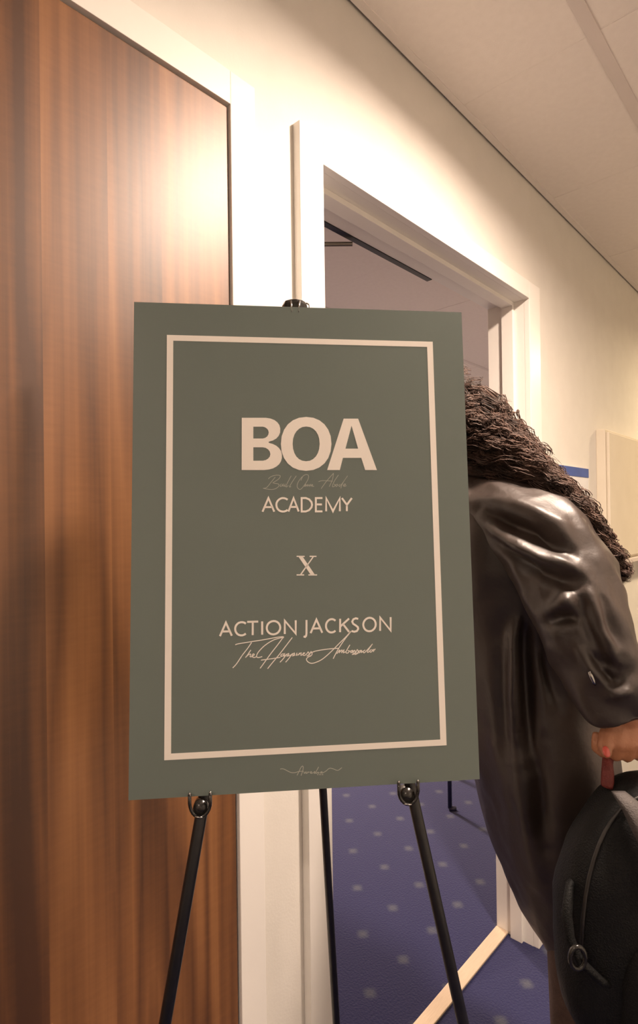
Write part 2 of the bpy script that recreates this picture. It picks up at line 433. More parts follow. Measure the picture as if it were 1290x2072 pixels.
PRINT_HAPPY = [[[122.6,421.9],[126.0,420.8],[141.2,418.8],[156.6,416.9],[168.6,415.1],[178.0,414.0],[180.6,414.4],[179.7,415.8]],[[142.1,419.6],[136.9,427.0],[130.9,434.3],[124.1,444.1],[119.4,448.9]],[[141.1,428.5],[136.9,434.5],[134.6,437.3]],[[135.7,436.2],[138.6,433.8],[140.8,433.5],[140.1,436.3],[142.1,436.4],[145.2,434.3],[143.8,433.3],[142.4,435.9],[144.8,437.6],[147.9,436.6]],[[179.2,414.9],[168.5,417.6],[158.2,423.5],[150.5,430.8],[147.9,435.7],[149.5,437.8],[154.7,436.8]],[[180.2,414.6],[173.6,423.2],[164.9,433.8],[158.0,442.8],[152.0,450.6]],[[191.2,415.3],[183.9,424.3],[175.2,435.0],[166.5,444.8],[161.0,451.3]],[[153.2,441.0],[163.1,440.0],[171.7,439.1],[176.5,438.4]],[[180.6,434.3],[177.7,435.1],[177.2,437.3],[179.9,436.5],[181.7,434.2],[180.6,437.2],[183.4,435.6]],[[184.4,434.6],[179.9,440.2],[175.9,444.3]],[[183.7,436.1],[186.3,434.2],[186.5,435.7],[184.4,437.3],[187.5,436.8],[189.9,435.5]],[[191.3,434.2],[186.7,440.1],[182.7,444.5]],[[190.6,435.9],[193.4,433.9],[193.4,435.6],[191.3,437.2],[194.4,436.3]],[[196.8,433.7],[195.7,436.7],[198.2,435.8]],[[199.6,433.8],[198.5,436.8]],[[198.9,435.8],[201.7,433.9],[201.3,436.9],[203.4,436.0]],[[203.4,436.0],[206.1,434.4],[204.4,434.3],[203.7,436.3],[205.7,437.2],[208.5,435.5]],[[208.5,435.5],[210.3,433.1],[211.3,435.9],[208.9,437.8],[211.6,436.9]],[[211.6,436.9],[213.8,432.9],[215.1,435.7],[213.0,438.3],[209.5,438.9]],[[214.4,437.2],[210.4,439.2],[208.1,441.5],[209.4,444.6],[213.7,446.8],[219.8,445.8],[227.7,442.2],[237.4,434.6],[248.1,424.7],[257.1,416.4],[263.4,409.8]],[[211.3,435.4],[218.3,432.7],[227.0,431.3],[237.5,430.3],[247.7,430.0]],[[263.4,410.3],[255.3,419.8],[248.0,429.8],[243.5,437.3],[240.8,442.3]],[[245.4,436.5],[249.0,432.1],[248.2,435.8]],[[248.3,435.4],[251.8,432.1],[251.2,435.9]],[[251.2,435.5],[254.3,432.2],[253.5,435.6],[256.3,434.3]],[[261.8,426.3],[256.7,434.7],[258.8,436.1],[260.9,433.8],[258.8,433.1],[262.7,434.2]],[[265.2,432.9],[262.7,433.9],[263.0,435.9],[265.5,433.6],[265.1,436.0],[267.3,433.0]],[[267.3,432.7],[268.3,435.4],[264.7,438.0],[268.6,437.1]],[[268.6,436.8],[270.8,432.4],[271.8,435.5],[268.2,438.2],[272.1,436.6]],[[275.8,433.3],[272.9,434.2],[273.2,436.3],[276.1,433.6],[275.7,436.0],[278.6,434.1]],[[280.7,433.1],[278.2,434.7],[279.2,436.5],[283.2,433.2],[290.0,426.0]],[[290.0,426.0],[283.5,434.9],[284.5,436.0],[286.7,434.3]],[[288.5,433.0],[286.4,434.3],[287.4,436.1],[289.9,434.1],[288.9,433.0]],[[289.9,434.1],[291.4,432.8],[290.9,435.8]],[[291.0,434.5],[293.5,432.2]]]
PRINT_BUILD = [[[157.2,232.8],[161.9,233.9],[167.5,234.5],[171.8,233.8],[175.6,231.6],[177.1,229.2],[176.2,227.6],[172.8,227.0],[170.0,226.6]],[[163.9,221.4],[166.3,219.0],[170.6,217.2],[175.3,216.6],[178.7,217.5],[177.2,220.9],[172.9,224.0],[169.1,226.1]],[[172.5,219.0],[166.7,226.1],[161.9,231.8],[157.6,233.0]],[[180.0,227.3],[178.4,230.0],[179.7,230.6],[182.6,227.3]],[[182.6,227.3],[181.6,230.2],[183.3,229.5]],[[184.9,227.3],[183.5,230.5],[185.2,229.8]],[[192.3,217.4],[188.1,225.2],[185.6,230.5],[186.4,231.3],[188.5,229.5]],[[198.7,217.4],[194.3,223.8],[190.2,230.5],[190.7,231.5],[191.9,230.5]],[[205.9,218.5],[201.5,224.3],[199.5,229.5],[200.4,232.9],[203.7,234.4],[208.6,229.1],[213.0,222.4],[214.0,217.6],[211.7,215.8],[207.3,217.6],[204.3,223.3]],[[210.5,227.9],[208.8,229.1],[208.9,230.8],[210.7,228.3]],[[210.7,228.3],[210.5,230.6],[212.8,228.1]],[[212.8,228.1],[212.6,230.6],[214.7,228.3]],[[214.7,228.3],[214.9,230.6],[216.8,228.1],[217.0,230.5],[218.9,228.3],[218.7,230.7],[220.8,230.3]],[[229.6,233.5],[235.6,225.3],[241.5,218.5],[245.5,214.2]],[[245.5,214.2],[243.9,222.4],[239.8,231.1]],[[226.4,224.8],[230.8,223.6],[237.6,223.7],[244.1,224.3]],[[251.7,216.4],[246.3,224.3],[243.7,230.6],[245.5,231.1],[247.5,229.0],[245.8,228.0]],[[249.7,228.0],[248.1,229.4],[248.6,230.9],[250.8,229.2],[249.7,228.0]],[[254.1,228.0],[252.2,229.4],[252.7,230.9],[254.9,229.0],[263.3,217.4]],[[263.3,217.4],[256.9,226.8],[254.4,233.3]],[[257.4,230.6],[260.6,228.4],[259.2,227.7],[257.8,229.4],[258.9,230.8],[261.7,229.8]]]
PRINT_STUDIO = [[[174.8,568.7],[177.4,568.4],[181.0,569.8],[185.0,572.1],[188.6,573.5],[193.0,573.6],[196.7,572.7],[202.6,572.6]],[[194.8,576.9],[197.4,572.4],[199.7,568.0],[201.6,566.6],[202.3,568.4],[201.5,572.6],[199.5,577.5]],[[203.1,573.1],[203.6,575.2],[205.6,573.4],[205.6,575.4],[206.9,574.7]],[[206.9,575.5],[208.0,573.6],[208.6,574.3],[210.0,573.8]],[[210.6,574.9],[212.4,574.2],[211.5,573.5],[210.8,574.7],[211.8,575.7],[214.3,574.9]],[[215.0,574.8],[216.5,574.3],[215.6,573.8],[215.0,575.2],[216.2,575.9],[217.6,574.8]],[[220.8,568.7],[217.6,574.4],[218.1,576.0],[220.2,574.5],[220.3,576.1],[221.7,575.2]],[[224.7,574.3],[223.0,574.8],[223.3,576.1],[224.9,574.5],[224.8,576.0],[226.9,575.2],[229.8,573.8],[233.6,571.0],[237.3,571.4],[241.7,573.4],[244.7,573.7],[247.7,571.8],[248.9,571.0]],[[218.8,577.4],[220.5,577.5]],[[221.3,577.5],[223.5,577.7]],[[224.2,577.7],[226.2,577.8]]]
PRINT_X = [[[199.8,317.5],[205.0,317.5],[220.2,340.5],[215.0,340.4]],[[217.7,317.7],[219.4,317.8],[203.0,340.2],[201.1,340.1]],[[197.7,316.6],[207.7,316.8],[207.7,318.2],[197.7,318.0]],[[213.8,316.8],[222.4,317.0],[222.3,318.4],[213.7,318.3]],[[197.4,339.2],[206.7,339.4],[206.7,340.9],[197.3,340.7]],[[211.9,339.5],[222.8,339.7],[222.7,341.2],[211.9,341.0]]]

# ================================================================== THE SETTING
WALL_Y = 0.018          # corridor face of the wall; the architraves' faces lie at y = 0
WALL_B = 0.140          # room face of the wall
CEIL = 2.436
X0, X1, Y0 = -2.2, 6.0, -1.75
RX0, RX1, RY1 = -0.6, 5.4, 4.6
D1L, D1R = -0.336, 0.582      # clear opening of the closed door
D2L, D2R = 0.806, 1.762       # clear opening of the open doorway
HEAD = 2.045

S = lambda name, bm, mat, label, cat: tag(add(name, bm, mat), label, cat, kind='structure')
T_ = 0.022                     # lining thickness
bm = boxes((X0, D1L - T_, WALL_Y, WALL_B, 0, 2.60), (D1L - T_, D1R + T_, WALL_Y, WALL_B, HEAD + T_, 2.60),
           (D1R + T_, D2L - T_, WALL_Y, WALL_B, 0, 2.60), (D2L - T_, D2R + T_, WALL_Y, WALL_B, HEAD + T_, 2.60),
           (D2R + T_, X1, WALL_Y, WALL_B, 0, 2.60))
S('wall_front', bm, MT['wall'], 'cream painted corridor wall with a closed door and a doorway', 'wall')
S('wall_back', boxes((X0, X1, Y0 - 0.1, Y0, 0, 2.6)), MT['wall'], 'cream corridor wall behind the camera', 'wall')
S('wall_left', boxes((X0 - 0.1, X0, Y0 - 0.1, WALL_B, 0, 2.6)), MT['wall'], 'cream end wall of the corridor nearest the wooden door', 'wall')
S('wall_right', boxes((X1, X1 + 0.1, Y0 - 0.1, WALL_B, 0, 2.6)), MT['wall'], 'cream far end wall of the corridor', 'wall')
S('wall_room', boxes((RX0 - 0.1, RX0, WALL_B, RY1, 0, 2.6), (RX1, RX1 + 0.1, WALL_B, RY1, 0, 2.6), (RX0 - 0.1, RX1 + 0.1, RY1, RY1 + 0.1, 0, 2.6)),
  MT['wall'], 'cream walls of the room beyond the open doorway', 'wall')
S('floor', boxes((X0, X1, Y0, WALL_B - 0.03, -0.05, 0)), MT['carpet'], 'navy carpet with pale motifs in the corridor', 'floor')
S('floor', boxes((RX0, RX1, WALL_B - 0.03, RY1, -0.05, 0)), MT['carpet'], 'navy carpet with rows of pale motifs beyond the doorway', 'floor')


def ceiling(name, xs, ys, label, wide_rows):
    """suspended ceiling: dark void above, tiles, wide tees along x, thin joints across"""
    z = CEIL
    root = tag(add(name, boxes((xs[0] - 0.004, xs[-1] + 0.004, ys[0] - 0.004, ys[-1] + 0.004, z + 0.05, z + 0.09)), MT['void']), label, 'ceiling', kind='structure')
    meshes = {}
    for i in range(len(xs) - 1):
        for j in range(len(ys) - 1):
            w, d = xs[i + 1] - xs[i], ys[j + 1] - ys[j]
            key = (round(w, 3), round(d, 3))
            if key not in meshes:
                b2 = boxes((-w / 2 + 0.0018, w / 2 - 0.0018, -d / 2 + 0.004, d / 2 - 0.004, 0.0, 0.016), bevel=0.0015)
                me = bpy.data.meshes.new('ceiling_tile')
                b2.to_mesh(me); b2.free()
                me.materials.append(MT['tile'])
                meshes[key] = me
            o = add('ceiling_tile', meshes[key], None, root)
            o.location = ((xs[i] + xs[i + 1]) / 2, (ys[j] + ys[j + 1]) / 2, z + random.uniform(-0.0006, 0.0012))
    for y in wide_rows:
        add('main_tee', boxes((xs[0], xs[-1], y - 0.014, y + 0.014, z - 0.002, z + 0.012), bevel=0.001), MT['tee'], root)
    for x in xs[1:-1]:
        add('cross_tee', boxes((x - 0.0017, x + 0.0017, ys[0], ys[-1], z + 0.0012, z + 0.012)), MT['tile'], root)
    add('wall_angle', boxes((xs[0], xs[-1], ys[-1] - 0.019, ys[-1], z - 0.0015, z + 0.0005), (xs[0], xs[-1], ys[-1] - 0.0012, ys[-1], z, z + 0.03)), MT['tile'], root)
    add('wall_angle', boxes((xs[0], xs[-1], ys[0], ys[0] + 0.019, z - 0.0015, z + 0.0005), (xs[0], xs[-1], ys[0], ys[0] + 0.0012, z, z + 0.03)), MT['tee'], root)
    return root


P_ = 0.612
cx = [X0] + [1.346 + P_ * k for k in range(-5, 8)] + [X1]
cy = [Y0 + 0.004] + [-0.326 - P_ * k for k in (2, 1, 0)] + [WALL_Y - 0.007]
ceiling('ceiling', cx, cy, 'suspended ceiling of cream tiles over the corridor', cy[1:-1])
rx = [RX0] + [2.60 + P_ * k for k in range(-5, 5)] + [RX1]
ry = [WALL_B + 0.004] + [0.62 + P_ * k for k in range(0, 7)] + [RY1 - 0.004]
ceiling('ceiling', rx, ry, 'suspended tile ceiling of the room seen through the doorway', ry[1:-1])


def door_frame(name, x0, x1, wl, wr, label, stop_y):
    """architrave of three proud boards, lining in the wall, stop"""
    root = tag(empty(name, ((x0 + x1) / 2, 0, 0)), label, 'door frame', kind='structure')
    e = 0.055
    add('architrave_side', boxes((x0 - wl, x0, 0, WALL_Y, 0, HEAD + e), bevel=0.0018), MT['gloss_white'], root)
    add('architrave_side', boxes((x1, x1 + wr, 0, WALL_Y, 0, HEAD + e), bevel=0.0018), MT['gloss_white'], root)
    add('architrave_head', boxes((x0, x1, 0, WALL_Y, HEAD, HEAD + e), bevel=0.0012), MT['gloss_white'], root)
    add('jamb_lining', boxes((x0 - T_, x0, WALL_Y, WALL_B, 0, HEAD + T_)), MT['gloss_white'], root)
    add('jamb_lining', boxes((x1, x1 + T_, WALL_Y, WALL_B, 0, HEAD + T_)), MT['gloss_white'], root)
    add('head_lining', boxes((x0, x1, WALL_Y, WALL_B, HEAD, HEAD + T_)), MT['gloss_white'], root)
    if stop_y:
        a, b2 = stop_y
        add('door_stop', boxes((x0, x0 + 0.013, a, b2, 0, HEAD - 0.013), bevel=0.001), MT['gloss_white'], root)
        add('door_stop', boxes((x1 - 0.013, x1, a, b2, 0, HEAD - 0.013), bevel=0.001), MT['gloss_white'], root)
        add('door_stop', boxes((x0, x1, a, b2, HEAD - 0.013, HEAD), bevel=0.001), MT['gloss_white'], root)
    return root


door_frame('trim_1', D1L, D1R, 0.053, 0.053, 'white painted frame around the closed wooden door', (0.052, 0.085))
door_frame('trim_2', D2L, D2R, 0.064, 0.084, 'white painted frame around the open doorway', (0.050, 0.088))

# closed walnut door
door = tag(empty('door_1', ((D1L + D1R) / 2, 0.03, 0)), 'tall brown walnut laminate door, closed, behind the easel', 'door', kind='structure')
add('door_leaf', boxes((D1L + 0.003, D1R - 0.003, 0.006, 0.050, 0.006, HEAD - 0.004), bevel=0.001), MT['wood'], door)
bm = bmesh.new()
hx = D1L + 0.07
tube(bm, [(hx, 0.007, 1.02), (hx, 0.004, 1.02)], 0.026, 20)
tube(bm, [(hx, 0.006, 1.02), (hx, -0.045, 1.02), (hx + 0.012, -0.052, 1.02), (hx + 0.12, -0.052, 1.02)], 0.0095, 12)
add('door_handle', bm, MT['chrome'], door, True)

# open door leaf in the room, standing against the wall side, with a slide-arm closer
door2 = tag(empty('door_2', (D2L, WALL_B, 0)), 'door leaf standing open inside the room beside the doorway', 'door', kind='structure')
add('door_leaf', boxes((D2L - 0.044, D2L - 0.002, WALL_B + 0.004, WALL_B + 0.94, 0.006, HEAD - 0.005), bevel=0.001), MT['wood'], door2)
closer = tag(empty('door_closer', (1.15, WALL_B + 0.01, 2.03)), 'thin dark closer rail and arm at the doorway head', 'door closer')
add('rail', boxes((0.90, 1.42, WALL_B + 0.001, WALL_B + 0.018, HEAD - 0.0015, HEAD + 0.02), bevel=0.001), MT['black_metal'], closer)
bm = bmesh.new()
tube(bm, [(1.075, WALL_B + 0.012, 2.034), (0.80, WALL_B + 0.30, 2.034)], 0.0055, 8)
add('arm', bm, MT['grey_metal'], closer)
bm = bmesh.new()
box(bm, D2L - 0.003, D2L + 0.038, WALL_B + 0.12, WALL_B + 0.36, 1.985, 2.040, bevel=0.004)
add('closer_body', bm, MT['black_metal'], closer)

tag(add('threshold_strip', boxes((D2L, D2R, 0.100, 0.142, 0.0, 0.007), bevel=0.002), MT['strip']),
    'pale metal threshold strip on the floor of the doorway', 'threshold strip')


# ------------------------------------------------------------------ lamps
def downlight(x, y, watts, colour, label, group):
    root = tag(empty('ceiling_downlight', (x, y, CEIL)), label, 'ceiling light', group)
    bm = bmesh.new()
    seg = 40
    prof = [(0.106, 0.000), (0.106, -0.026), (0.103, -0.030), (0.092, -0.030), (0.089, -0.027), (0.083, -0.001)]  # rim made deep to keep grazing light off the upper wall
    rings = [[bm.verts.new((x + r * math.cos(2 * math.pi * k / seg), y + r * math.sin(2 * math.pi * k / seg), CEIL + dz)) for k in range(seg)] for r, dz in prof]
    for a, b2 in zip(rings, rings[1:]):
        for k in range(seg):
            bm.faces.new((a[k], a[(k + 1) % seg], b2[(k + 1) % seg], b2[k]))
    add('cutoff_ring', bm, MT['gloss_white'], root, True)
    bm = bmesh.new()
    bmesh.ops.create_circle(bm, cap_ends=True, segments=32, radius=0.081, matrix=Matrix.Translation((x, y, CEIL - 0.0022)))
    add('diffuser', bm, emit_mat('diffuser_glow', colour, 4.0), root)
    L = bpy.data.lights.new('downlight_lamp', 'AREA')
    L.shape = 'DISK'
    L.size = 0.16
    L.energy = watts
    L.color = colour
    lo = bpy.data.objects.new('downlight_lamp', L)
    COL.objects.link(lo)
    lo.parent = root
    lo.location = (0, 0, -0.008)


names = ['above the sign', 'behind the camera', 'farther down the corridor']
for (x, y, w, c), n in zip(CORRIDOR_LAMPS, names):
    downlight(x, y, w, c, 'round white ceiling downlight ' + n, 'corridor ceiling lights')
for (x, y, w, c), n in zip(ROOM_LAMPS, ['nearer the doorway in the room', 'deeper inside the room']):
    downlight(x, y, w, c, 'round white ceiling downlight ' + n, 'room ceiling lights')

# ================================================================== SIGN ON ITS EASEL
SIGN_W, SIGN_H = 0.420, 0.5955
TL = Vector((0.3589, -0.0852, 1.6387))
AX = (Vector((0.6774, -0.3588, 1.6364)) - TL).normalized()
AY = (Vector((0.3266, -0.1199, 1.0448)) - TL)
AY = (AY - AX * AY.dot(AX)).normalized()
AN = AX.cross(AY).normalized()        # points away from the viewer
if AN.dot(FWD) < 0: AN = -AN


def sg(u, v, d=0.0):
    """point on the sign: millimetres right and down from its corner, d metres towards the viewer"""
    return TL + AX * (u * 0.001) + AY * (v * 0.001 * SIGN_H / 0.594) - AN * d


sign = tag(empty('welcome_sign', sg(210, 594)), 'dark green event sign with cream lettering, standing on the black easel', 'sign')
bm = bmesh.new()
vs = [bm.verts.new(sg(u, v, d)) for d in (0.0, -0.005) for u, v in ((0, 0), (420, 0), (420, 594), (0, 594))]
bm.faces.new(vs[:4])
bm.faces.new(vs[7:3:-1])
for k in range(4):
    bm.faces.new((vs[k], vs[(k + 1) % 4], vs[4 + (k + 1) % 4], vs[4 + k]))
bmesh.ops.recalc_face_normals(bm, faces=bm.faces[:])
panel = add('panel', bm, MT['board'], sign)
PR = 0.00012
def ring_border(bm, a, b2, c, d, t):
    o = [(a, b2), (c, b2), (c, d), (a, d)]
    i = [(a + t, b2 + t * .93), (c - t, b2 + t * .93), (c - t, d - t * .93), (a + t, d - t * .93)]
    vo = [bm.verts.new(sg(u, v, PR)) for u, v in o]
    vi = [bm.verts.new(sg(u, v, PR)) for u, v in i]
    for k in range(4):
        bm.faces.new((vo[k], vo[(k + 1) % 4], vi[(k + 1) % 4], vi[k]))
bm = bmesh.new()
ring_border(bm, 40.0, 41.0, 379.5, 551.5, 7.8)
add('printed_border', bm, MT['print'], sign)


def smooth_line(pts, n=5):
    if len(pts) < 3: return pts
    out = []
    for i in range(len(pts) - 1):
        p0, p1, p2, p3 = pts[max(i - 1, 0)], pts[i], pts[i + 1], pts[min(i + 2, len(pts) - 1)]
        for k in range(n):
            t = k / n
            out.append(tuple(0.5 * (2 * b + (c - a) * t + (2 * a - 5 * b + 4 * c - d) * t * t + (3 * b - a - 3 * c + d) * t ** 3) for a, b, c, d in zip(p0, p1, p2, p3)))
    out.append(pts[-1])
    return out


def stroke(bm, pts, w, lift=PR):
    """flat ribbon of width w mm along a line on the sign, with mitred corners"""
    q = [Vector(a) for a in pts]
    closed = (q[0] - q[-1]).length < 0.05
    if closed: q = q[:-1]
    n = len(q)
    segs = []
    for i in range(n if closed else n - 1):
        segs.append((q[(i + 1) % n] - q[i]).normalized())
    L, R = [], []
    for i in range(n):
        if closed: a, b2 = segs[i - 1], segs[i]
        else: a, b2 = segs[max(i - 1, 0)], segs[min(i, len(segs) - 1)]
        na, nb = Vector((-a.y, a.x)), Vector((-b2.y, b2.x))
        m = na + nb
        if m.length < 0.3:
            m = nb; k = 1.0
        else:
            m.normalize(); k = min(1.0 / max(m.dot(nb), 0.3), 2.4)
        L.append(bm.verts.new(sg(*(q[i] + m * (w / 2 * k)), lift)))
        R.append(bm.verts.new(sg(*(q[i] - m * (w / 2 * k)), lift)))
    for i in range(n if closed else n - 1):
        j = (i + 1) % n
        bm.faces.new((L[i], L[j], R[j], R[i]))


def lettering(name, lines, w, mat, smooth):
    bm = bmesh.new()
    for l in lines:
        stroke(bm, smooth_line([tuple(a) for a in l]) if smooth else l, w)
    o = add(name, bm, mat, sign)
    return o


# big bold letters: outline with holes, filled
for glyph in PRINT_BOA:
    bm = bmesh.new()
    es = []
    for loop in glyph:
        vv = [bm.verts.new(sg(u, v, PR)) for u, v in loop]
        es += [bm.edges.new((vv[k], vv[(k + 1) % len(vv)])) for k in range(len(vv))]
    bmesh.ops.triangle_fill(bm, use_beauty=True, use_dissolve=False, edges=es)
    add('bold_letter', bm, MT['print'], sign)
lettering('academy_lettering', PRINT_ACADEMY, 2.4, MT['print'], False)
lettering('name_lettering', PRINT_JACKSON, 2.4, MT['print'], False)
lettering('script_lettering', PRINT_HAPPY, 1.05, MT['print'], True)
lettering('script_lettering', PRINT_BUILD, 0.62, MT['print_dim'], True)
lettering('maker_mark', PRINT_STUDIO, 0.75, MT['print_dim'], True)
bm = bmesh.new()
for quad in PRINT_X:
    bm.faces.new([bm.verts.new(sg(u, v, PR)) for u, v in quad])
add('serif_letter', bm, MT['print'], sign)

# easel: two front legs in a plane just behind the board, one rear leg, head, board hooks
BACK = 0.016


def on_easel(px, py, d=BACK):
    """where the sight line through a picture point meets the plane of the front legs"""
    o = sg(0, 0, -d)
    ray = FWD + RIGHT * ((px - IMG_W / 2) / FOCAL_PX) - UP * ((py - IMG_H / 2) / FOCAL_PX)
    t = (o - CAM_POS).dot(AN) / ray.dot(AN)
    return CAM_POS + ray * t


apex = on_easel(600, 622)
l_hi, l_lo = on_easel(403, 1645), on_easel(332, 2060)
r_hi, r_lo = on_easel(838, 1620), on_easel(938, 2072)
foot = lambda a, b: a + (b - a) * ((a.z - 0.008) / (a.z - b.z))
lf, rf = foot(l_hi, l_lo), foot(r_hi, r_lo)
bf = Vector((0.757, -0.075, 0.008))
easel = tag(empty('display_easel', (0.5, -0.3, 0)), 'black metal tripod easel with telescopic legs holding up the green sign', 'easel')


def easel_leg(top, bottom, r0, r1, lab=None):
    bm = bmesh.new()
    mid = top + (bottom - top) * 0.84
    d = (bottom - top).normalized()
    tube(bm, [top, mid], r0, 14)
    tube(bm, [mid - d * 0.004, mid + d * 0.026], r0 + 0.0012, 14)
    tube(bm, [mid, bottom - d * 0.01], r1, 14)
    leg = add('leg', bm, MT['black_metal'], easel, True)
    bm = bmesh.new()
    tube(bm, [bottom - d * 0.03, bottom - d * 0.006, bottom], [r1 + 0.003, r1 + 0.004, r1 + 0.002], 14)
    ft = add('rubber_foot', bm, MT['black_plastic'], None, True)
    ft.parent = leg
    ft.matrix_parent_inverse = leg.matrix_world.inverted()
    return leg


lt = apex + (l_hi - apex) * 0.03
for o in (easel_leg(apex - AX * 0.012 + AY * 0.012, lf, 0.0072, 0.0066), easel_leg(apex + AX * 0.012 + AY * 0.012, rf, 0.0072, 0.0066), easel_leg(apex + AN * 0.014 + AY * 0.01, bf, 0.0060, 0.0054)):
    pass
# head: a ribbed plastic knuckle with two cheeks and a bright screw
hd = on_easel(596, 626, 0.014)
bm = bmesh.new()
prof = [(0.0165, 0.020), (0.0175, 0.006), (0.0165, -0.004), (0.0145, -0.0085), (0.010, -0.0105), (0.0, -0.011)]
seg = 22
rings = []
for r, h in prof[:-1]:
    rings.append([bm.verts.new(hd + AY * h + (AX * math.cos(2 * math.pi * k / seg) + AN * math.sin(2 * math.pi * k / seg) * 0.8) * (r * (1.0 if k % 2 else 0.965))) for k in range(seg)])
for a, b2 in zip(rings, rings[1:]):
    for k in range(seg):
        bm.faces.new((a[k], a[(k + 1) % seg], b2[(k + 1) % seg], b2[k]))
bm.faces.new(rings[-1])
bm.faces.new(rings[0][::-1])
head = add('head', bm, MT['black_plastic'], easel)
bm = bmesh.new()
for dx in (-0.0045, 0.004):
    tube(bm, [hd + AX * dx - AN * 0.0128 + AY * 0.010, hd + AX * dx * 1.3 - AN * 0.0125 - AY * 0.006], 0.0014, 8)
add('screw', bm, MT['chrome'], easel, True)
bm = bmesh.new()
tube(bm, [hd + AX * 0.0175 + AY * 0.014, hd + AX * 0.0205 + AY * 0.004, hd + AX * 0.019 - AY * 0.007, hd + AX * 0.015 - AY * 0.009], 0.0012, 8)
add('wire_clip', bm, MT['chrome'], easel, True)


def hook(px, py, tilt):
    """bent holder on a front leg: round cup with two upturned prongs in front of the board's lower edge"""
    c = on_easel(px, py, 0.004)
    bm = bmesh.new()
    pts = []
    for k in range(13):
        a = math.pi * (k / 12)
        pts.append(c - AX * math.cos(a) * 0.0118 + AY * (math.sin(a) * 0.016) - AN * (0.008 if 0 < k < 12 else 0.0095))
    pts = [pts[0] - AY * 0.010] + pts + [pts[-1] - AY * 0.010]
    tube(bm, pts, 0.0021, 8)
    h = add('board_hook', bm, MT['black_plastic'], easel, True)
    bm = bmesh.new()
    tube(bm, [c + AY * 0.006 - AN * 0.008, c + AY * 0.009 + AN * 0.012], [0.0082, 0.0085], 16)
    add('hook_collar', bm, MT['black_plastic'], easel, True)
    for sx in (-1, 1):
        bm = bmesh.new()
        ball(bm, c + AX * (sx * 0.0118) - AY * 0.011 - AN * 0.0095, 0.0017, 8)
        add('hook_tip', bm, MT['chrome'], h, True)
    bm = bmesh.new()
    tube(bm, [c - AX * 0.006 + AY * 0.0142 - AN * 0.0102, c + AY * 0.0158 - AN * 0.0104, c + AX * 0.003 + AY * 0.0154 - AN * 0.0102], 0.0011, 8)
    add('hook_rim', bm, MT['chrome'], h, True)


hook(406, 1618, 0)
hook(822, 1594, 0)

# ================================================================== ON THE WALL AND IN THE ROOM
# blue-headed notice on the wall past the doorway
nx0, nx1, nz1, nz0 = 2.005, 2.325, 1.535, 1.095
notice = tag(empty('wall_notice', ((nx0 + nx1) / 2, WALL_Y, nz0)), 'white notice with a blue header on the wall past the doorway', 'notice')
add('sheet', boxes((nx0, nx1, WALL_Y - 0.006, WALL_Y, nz0, nz1), bevel=0.0008), MT['paper'], notice)
add('blue_header', boxes((nx0, nx1, WALL_Y - 0.0075, WALL_Y - 0.006, nz1 - 0.034, nz1)), MT['blue'], notice)
bm = bmesh.new()
box(bm, 2.150, 2.215, WALL_Y - 0.0072, WALL_Y - 0.006, 1.33, 1.415)
add('blue_mark', bm, MT['blue'], notice)
add('blue_mark', boxes((2.08, 2.27, WALL_Y - 0.0072, WALL_Y - 0.006, 1.26, 1.285)), MT['blue'], notice)

# cream wall cupboard at the right edge
wx0, wx1, wz0, wz1, wp = 2.44, 3.30, 1.165, 1.70, 0.035
cup = tag(empty('wall_cabinet', ((wx0 + wx1) / 2, WALL_Y, wz0)), 'shallow cream wall cabinet mounted beyond the blue-headed notice', 'cabinet')
add('body', boxes((wx0, wx1, WALL_Y - wp, WALL_Y, wz0, wz1), bevel=0.003), MT['cabinet'], cup)
add('door', boxes((wx0 + 0.012, wx1 - 0.012, WALL_Y - wp - 0.012, WALL_Y - wp, wz0 + 0.012, wz1 - 0.012), bevel=0.003), MT['cabinet'], cup)
add('ledge', boxes((wx0 - 0.01, wx1 + 0.01, WALL_Y - wp - 0.02, WALL_Y, wz0 - 0.018, wz0), bevel=0.002), MT['tee'], cup)

# a dark stacking chair in the room; one slim leg shows under the sign
chair = tag(empty('stacking_chair', (2.50, 0.75, 0)), 'dark navy stacking chair in the room, one slim leg showing below the sign', 'chair')
A0 = Vector((2.315, 0.636, 0))
cu = (RIGHT - Vector((0, 0, RIGHT.z))).normalized()
cv = Vector((-cu.y, cu.x, 0))
if cv.dot(FWD) < 0: cv = -cv
cpt = lambda a, b, z: A0 + cu * a + cv * b + Vector((0, 0, z))
for a, b in ((0, 0), (0.44, 0), (0, 0.42), (0.44, 0.42)):
    bm = bmesh.new()
    if b == 0:
        tube(bm, [cpt(a, b, 0.012), cpt(a, b, 0.44)], 0.0095, 10)
    else:
        tube(bm, [cpt(a, b + 0.03, 0.012), cpt(a, b, 0.44), cpt(a, b + 0.04, 0.84)], 0.0095, 10)
    leg = add('leg', bm, MT['chair_metal'], chair, True)
    bm = bmesh.new()
    bb = b + (0.03 if b else 0)
    tube(bm, [cpt(a - 0.004, bb, 0.008), cpt(a + 0.028, bb, 0.008)], [0.013, 0.010], 10)
    add('glide', bm, MT['chair_metal'], leg, True)
bm = bmesh.new()
rows = []
for i in range(9):
    row = []
    for j in range(9):
        a, b = 0.0 + 0.44 * i / 8, -0.02 + 0.44 * j / 8
        dip = 0.012 * (1 - ((i - 4) / 4) ** 2) * (1 - ((j - 4) / 4) ** 2)
        row.append(bm.verts.new(cpt(a, b, 0.465 - dip)))
    rows.append(row)
for i in range(8):
    for j in range(8):
        bm.faces.new((rows[i][j], rows[i + 1][j], rows[i + 1][j + 1], rows[i][j + 1]))
ret = bmesh.ops.solidify(bm, geom=bm.faces[:], thickness=0.03)
add('seat', bm, MT['chair_plastic'], chair, True)
bm = bmesh.new()
rows = []
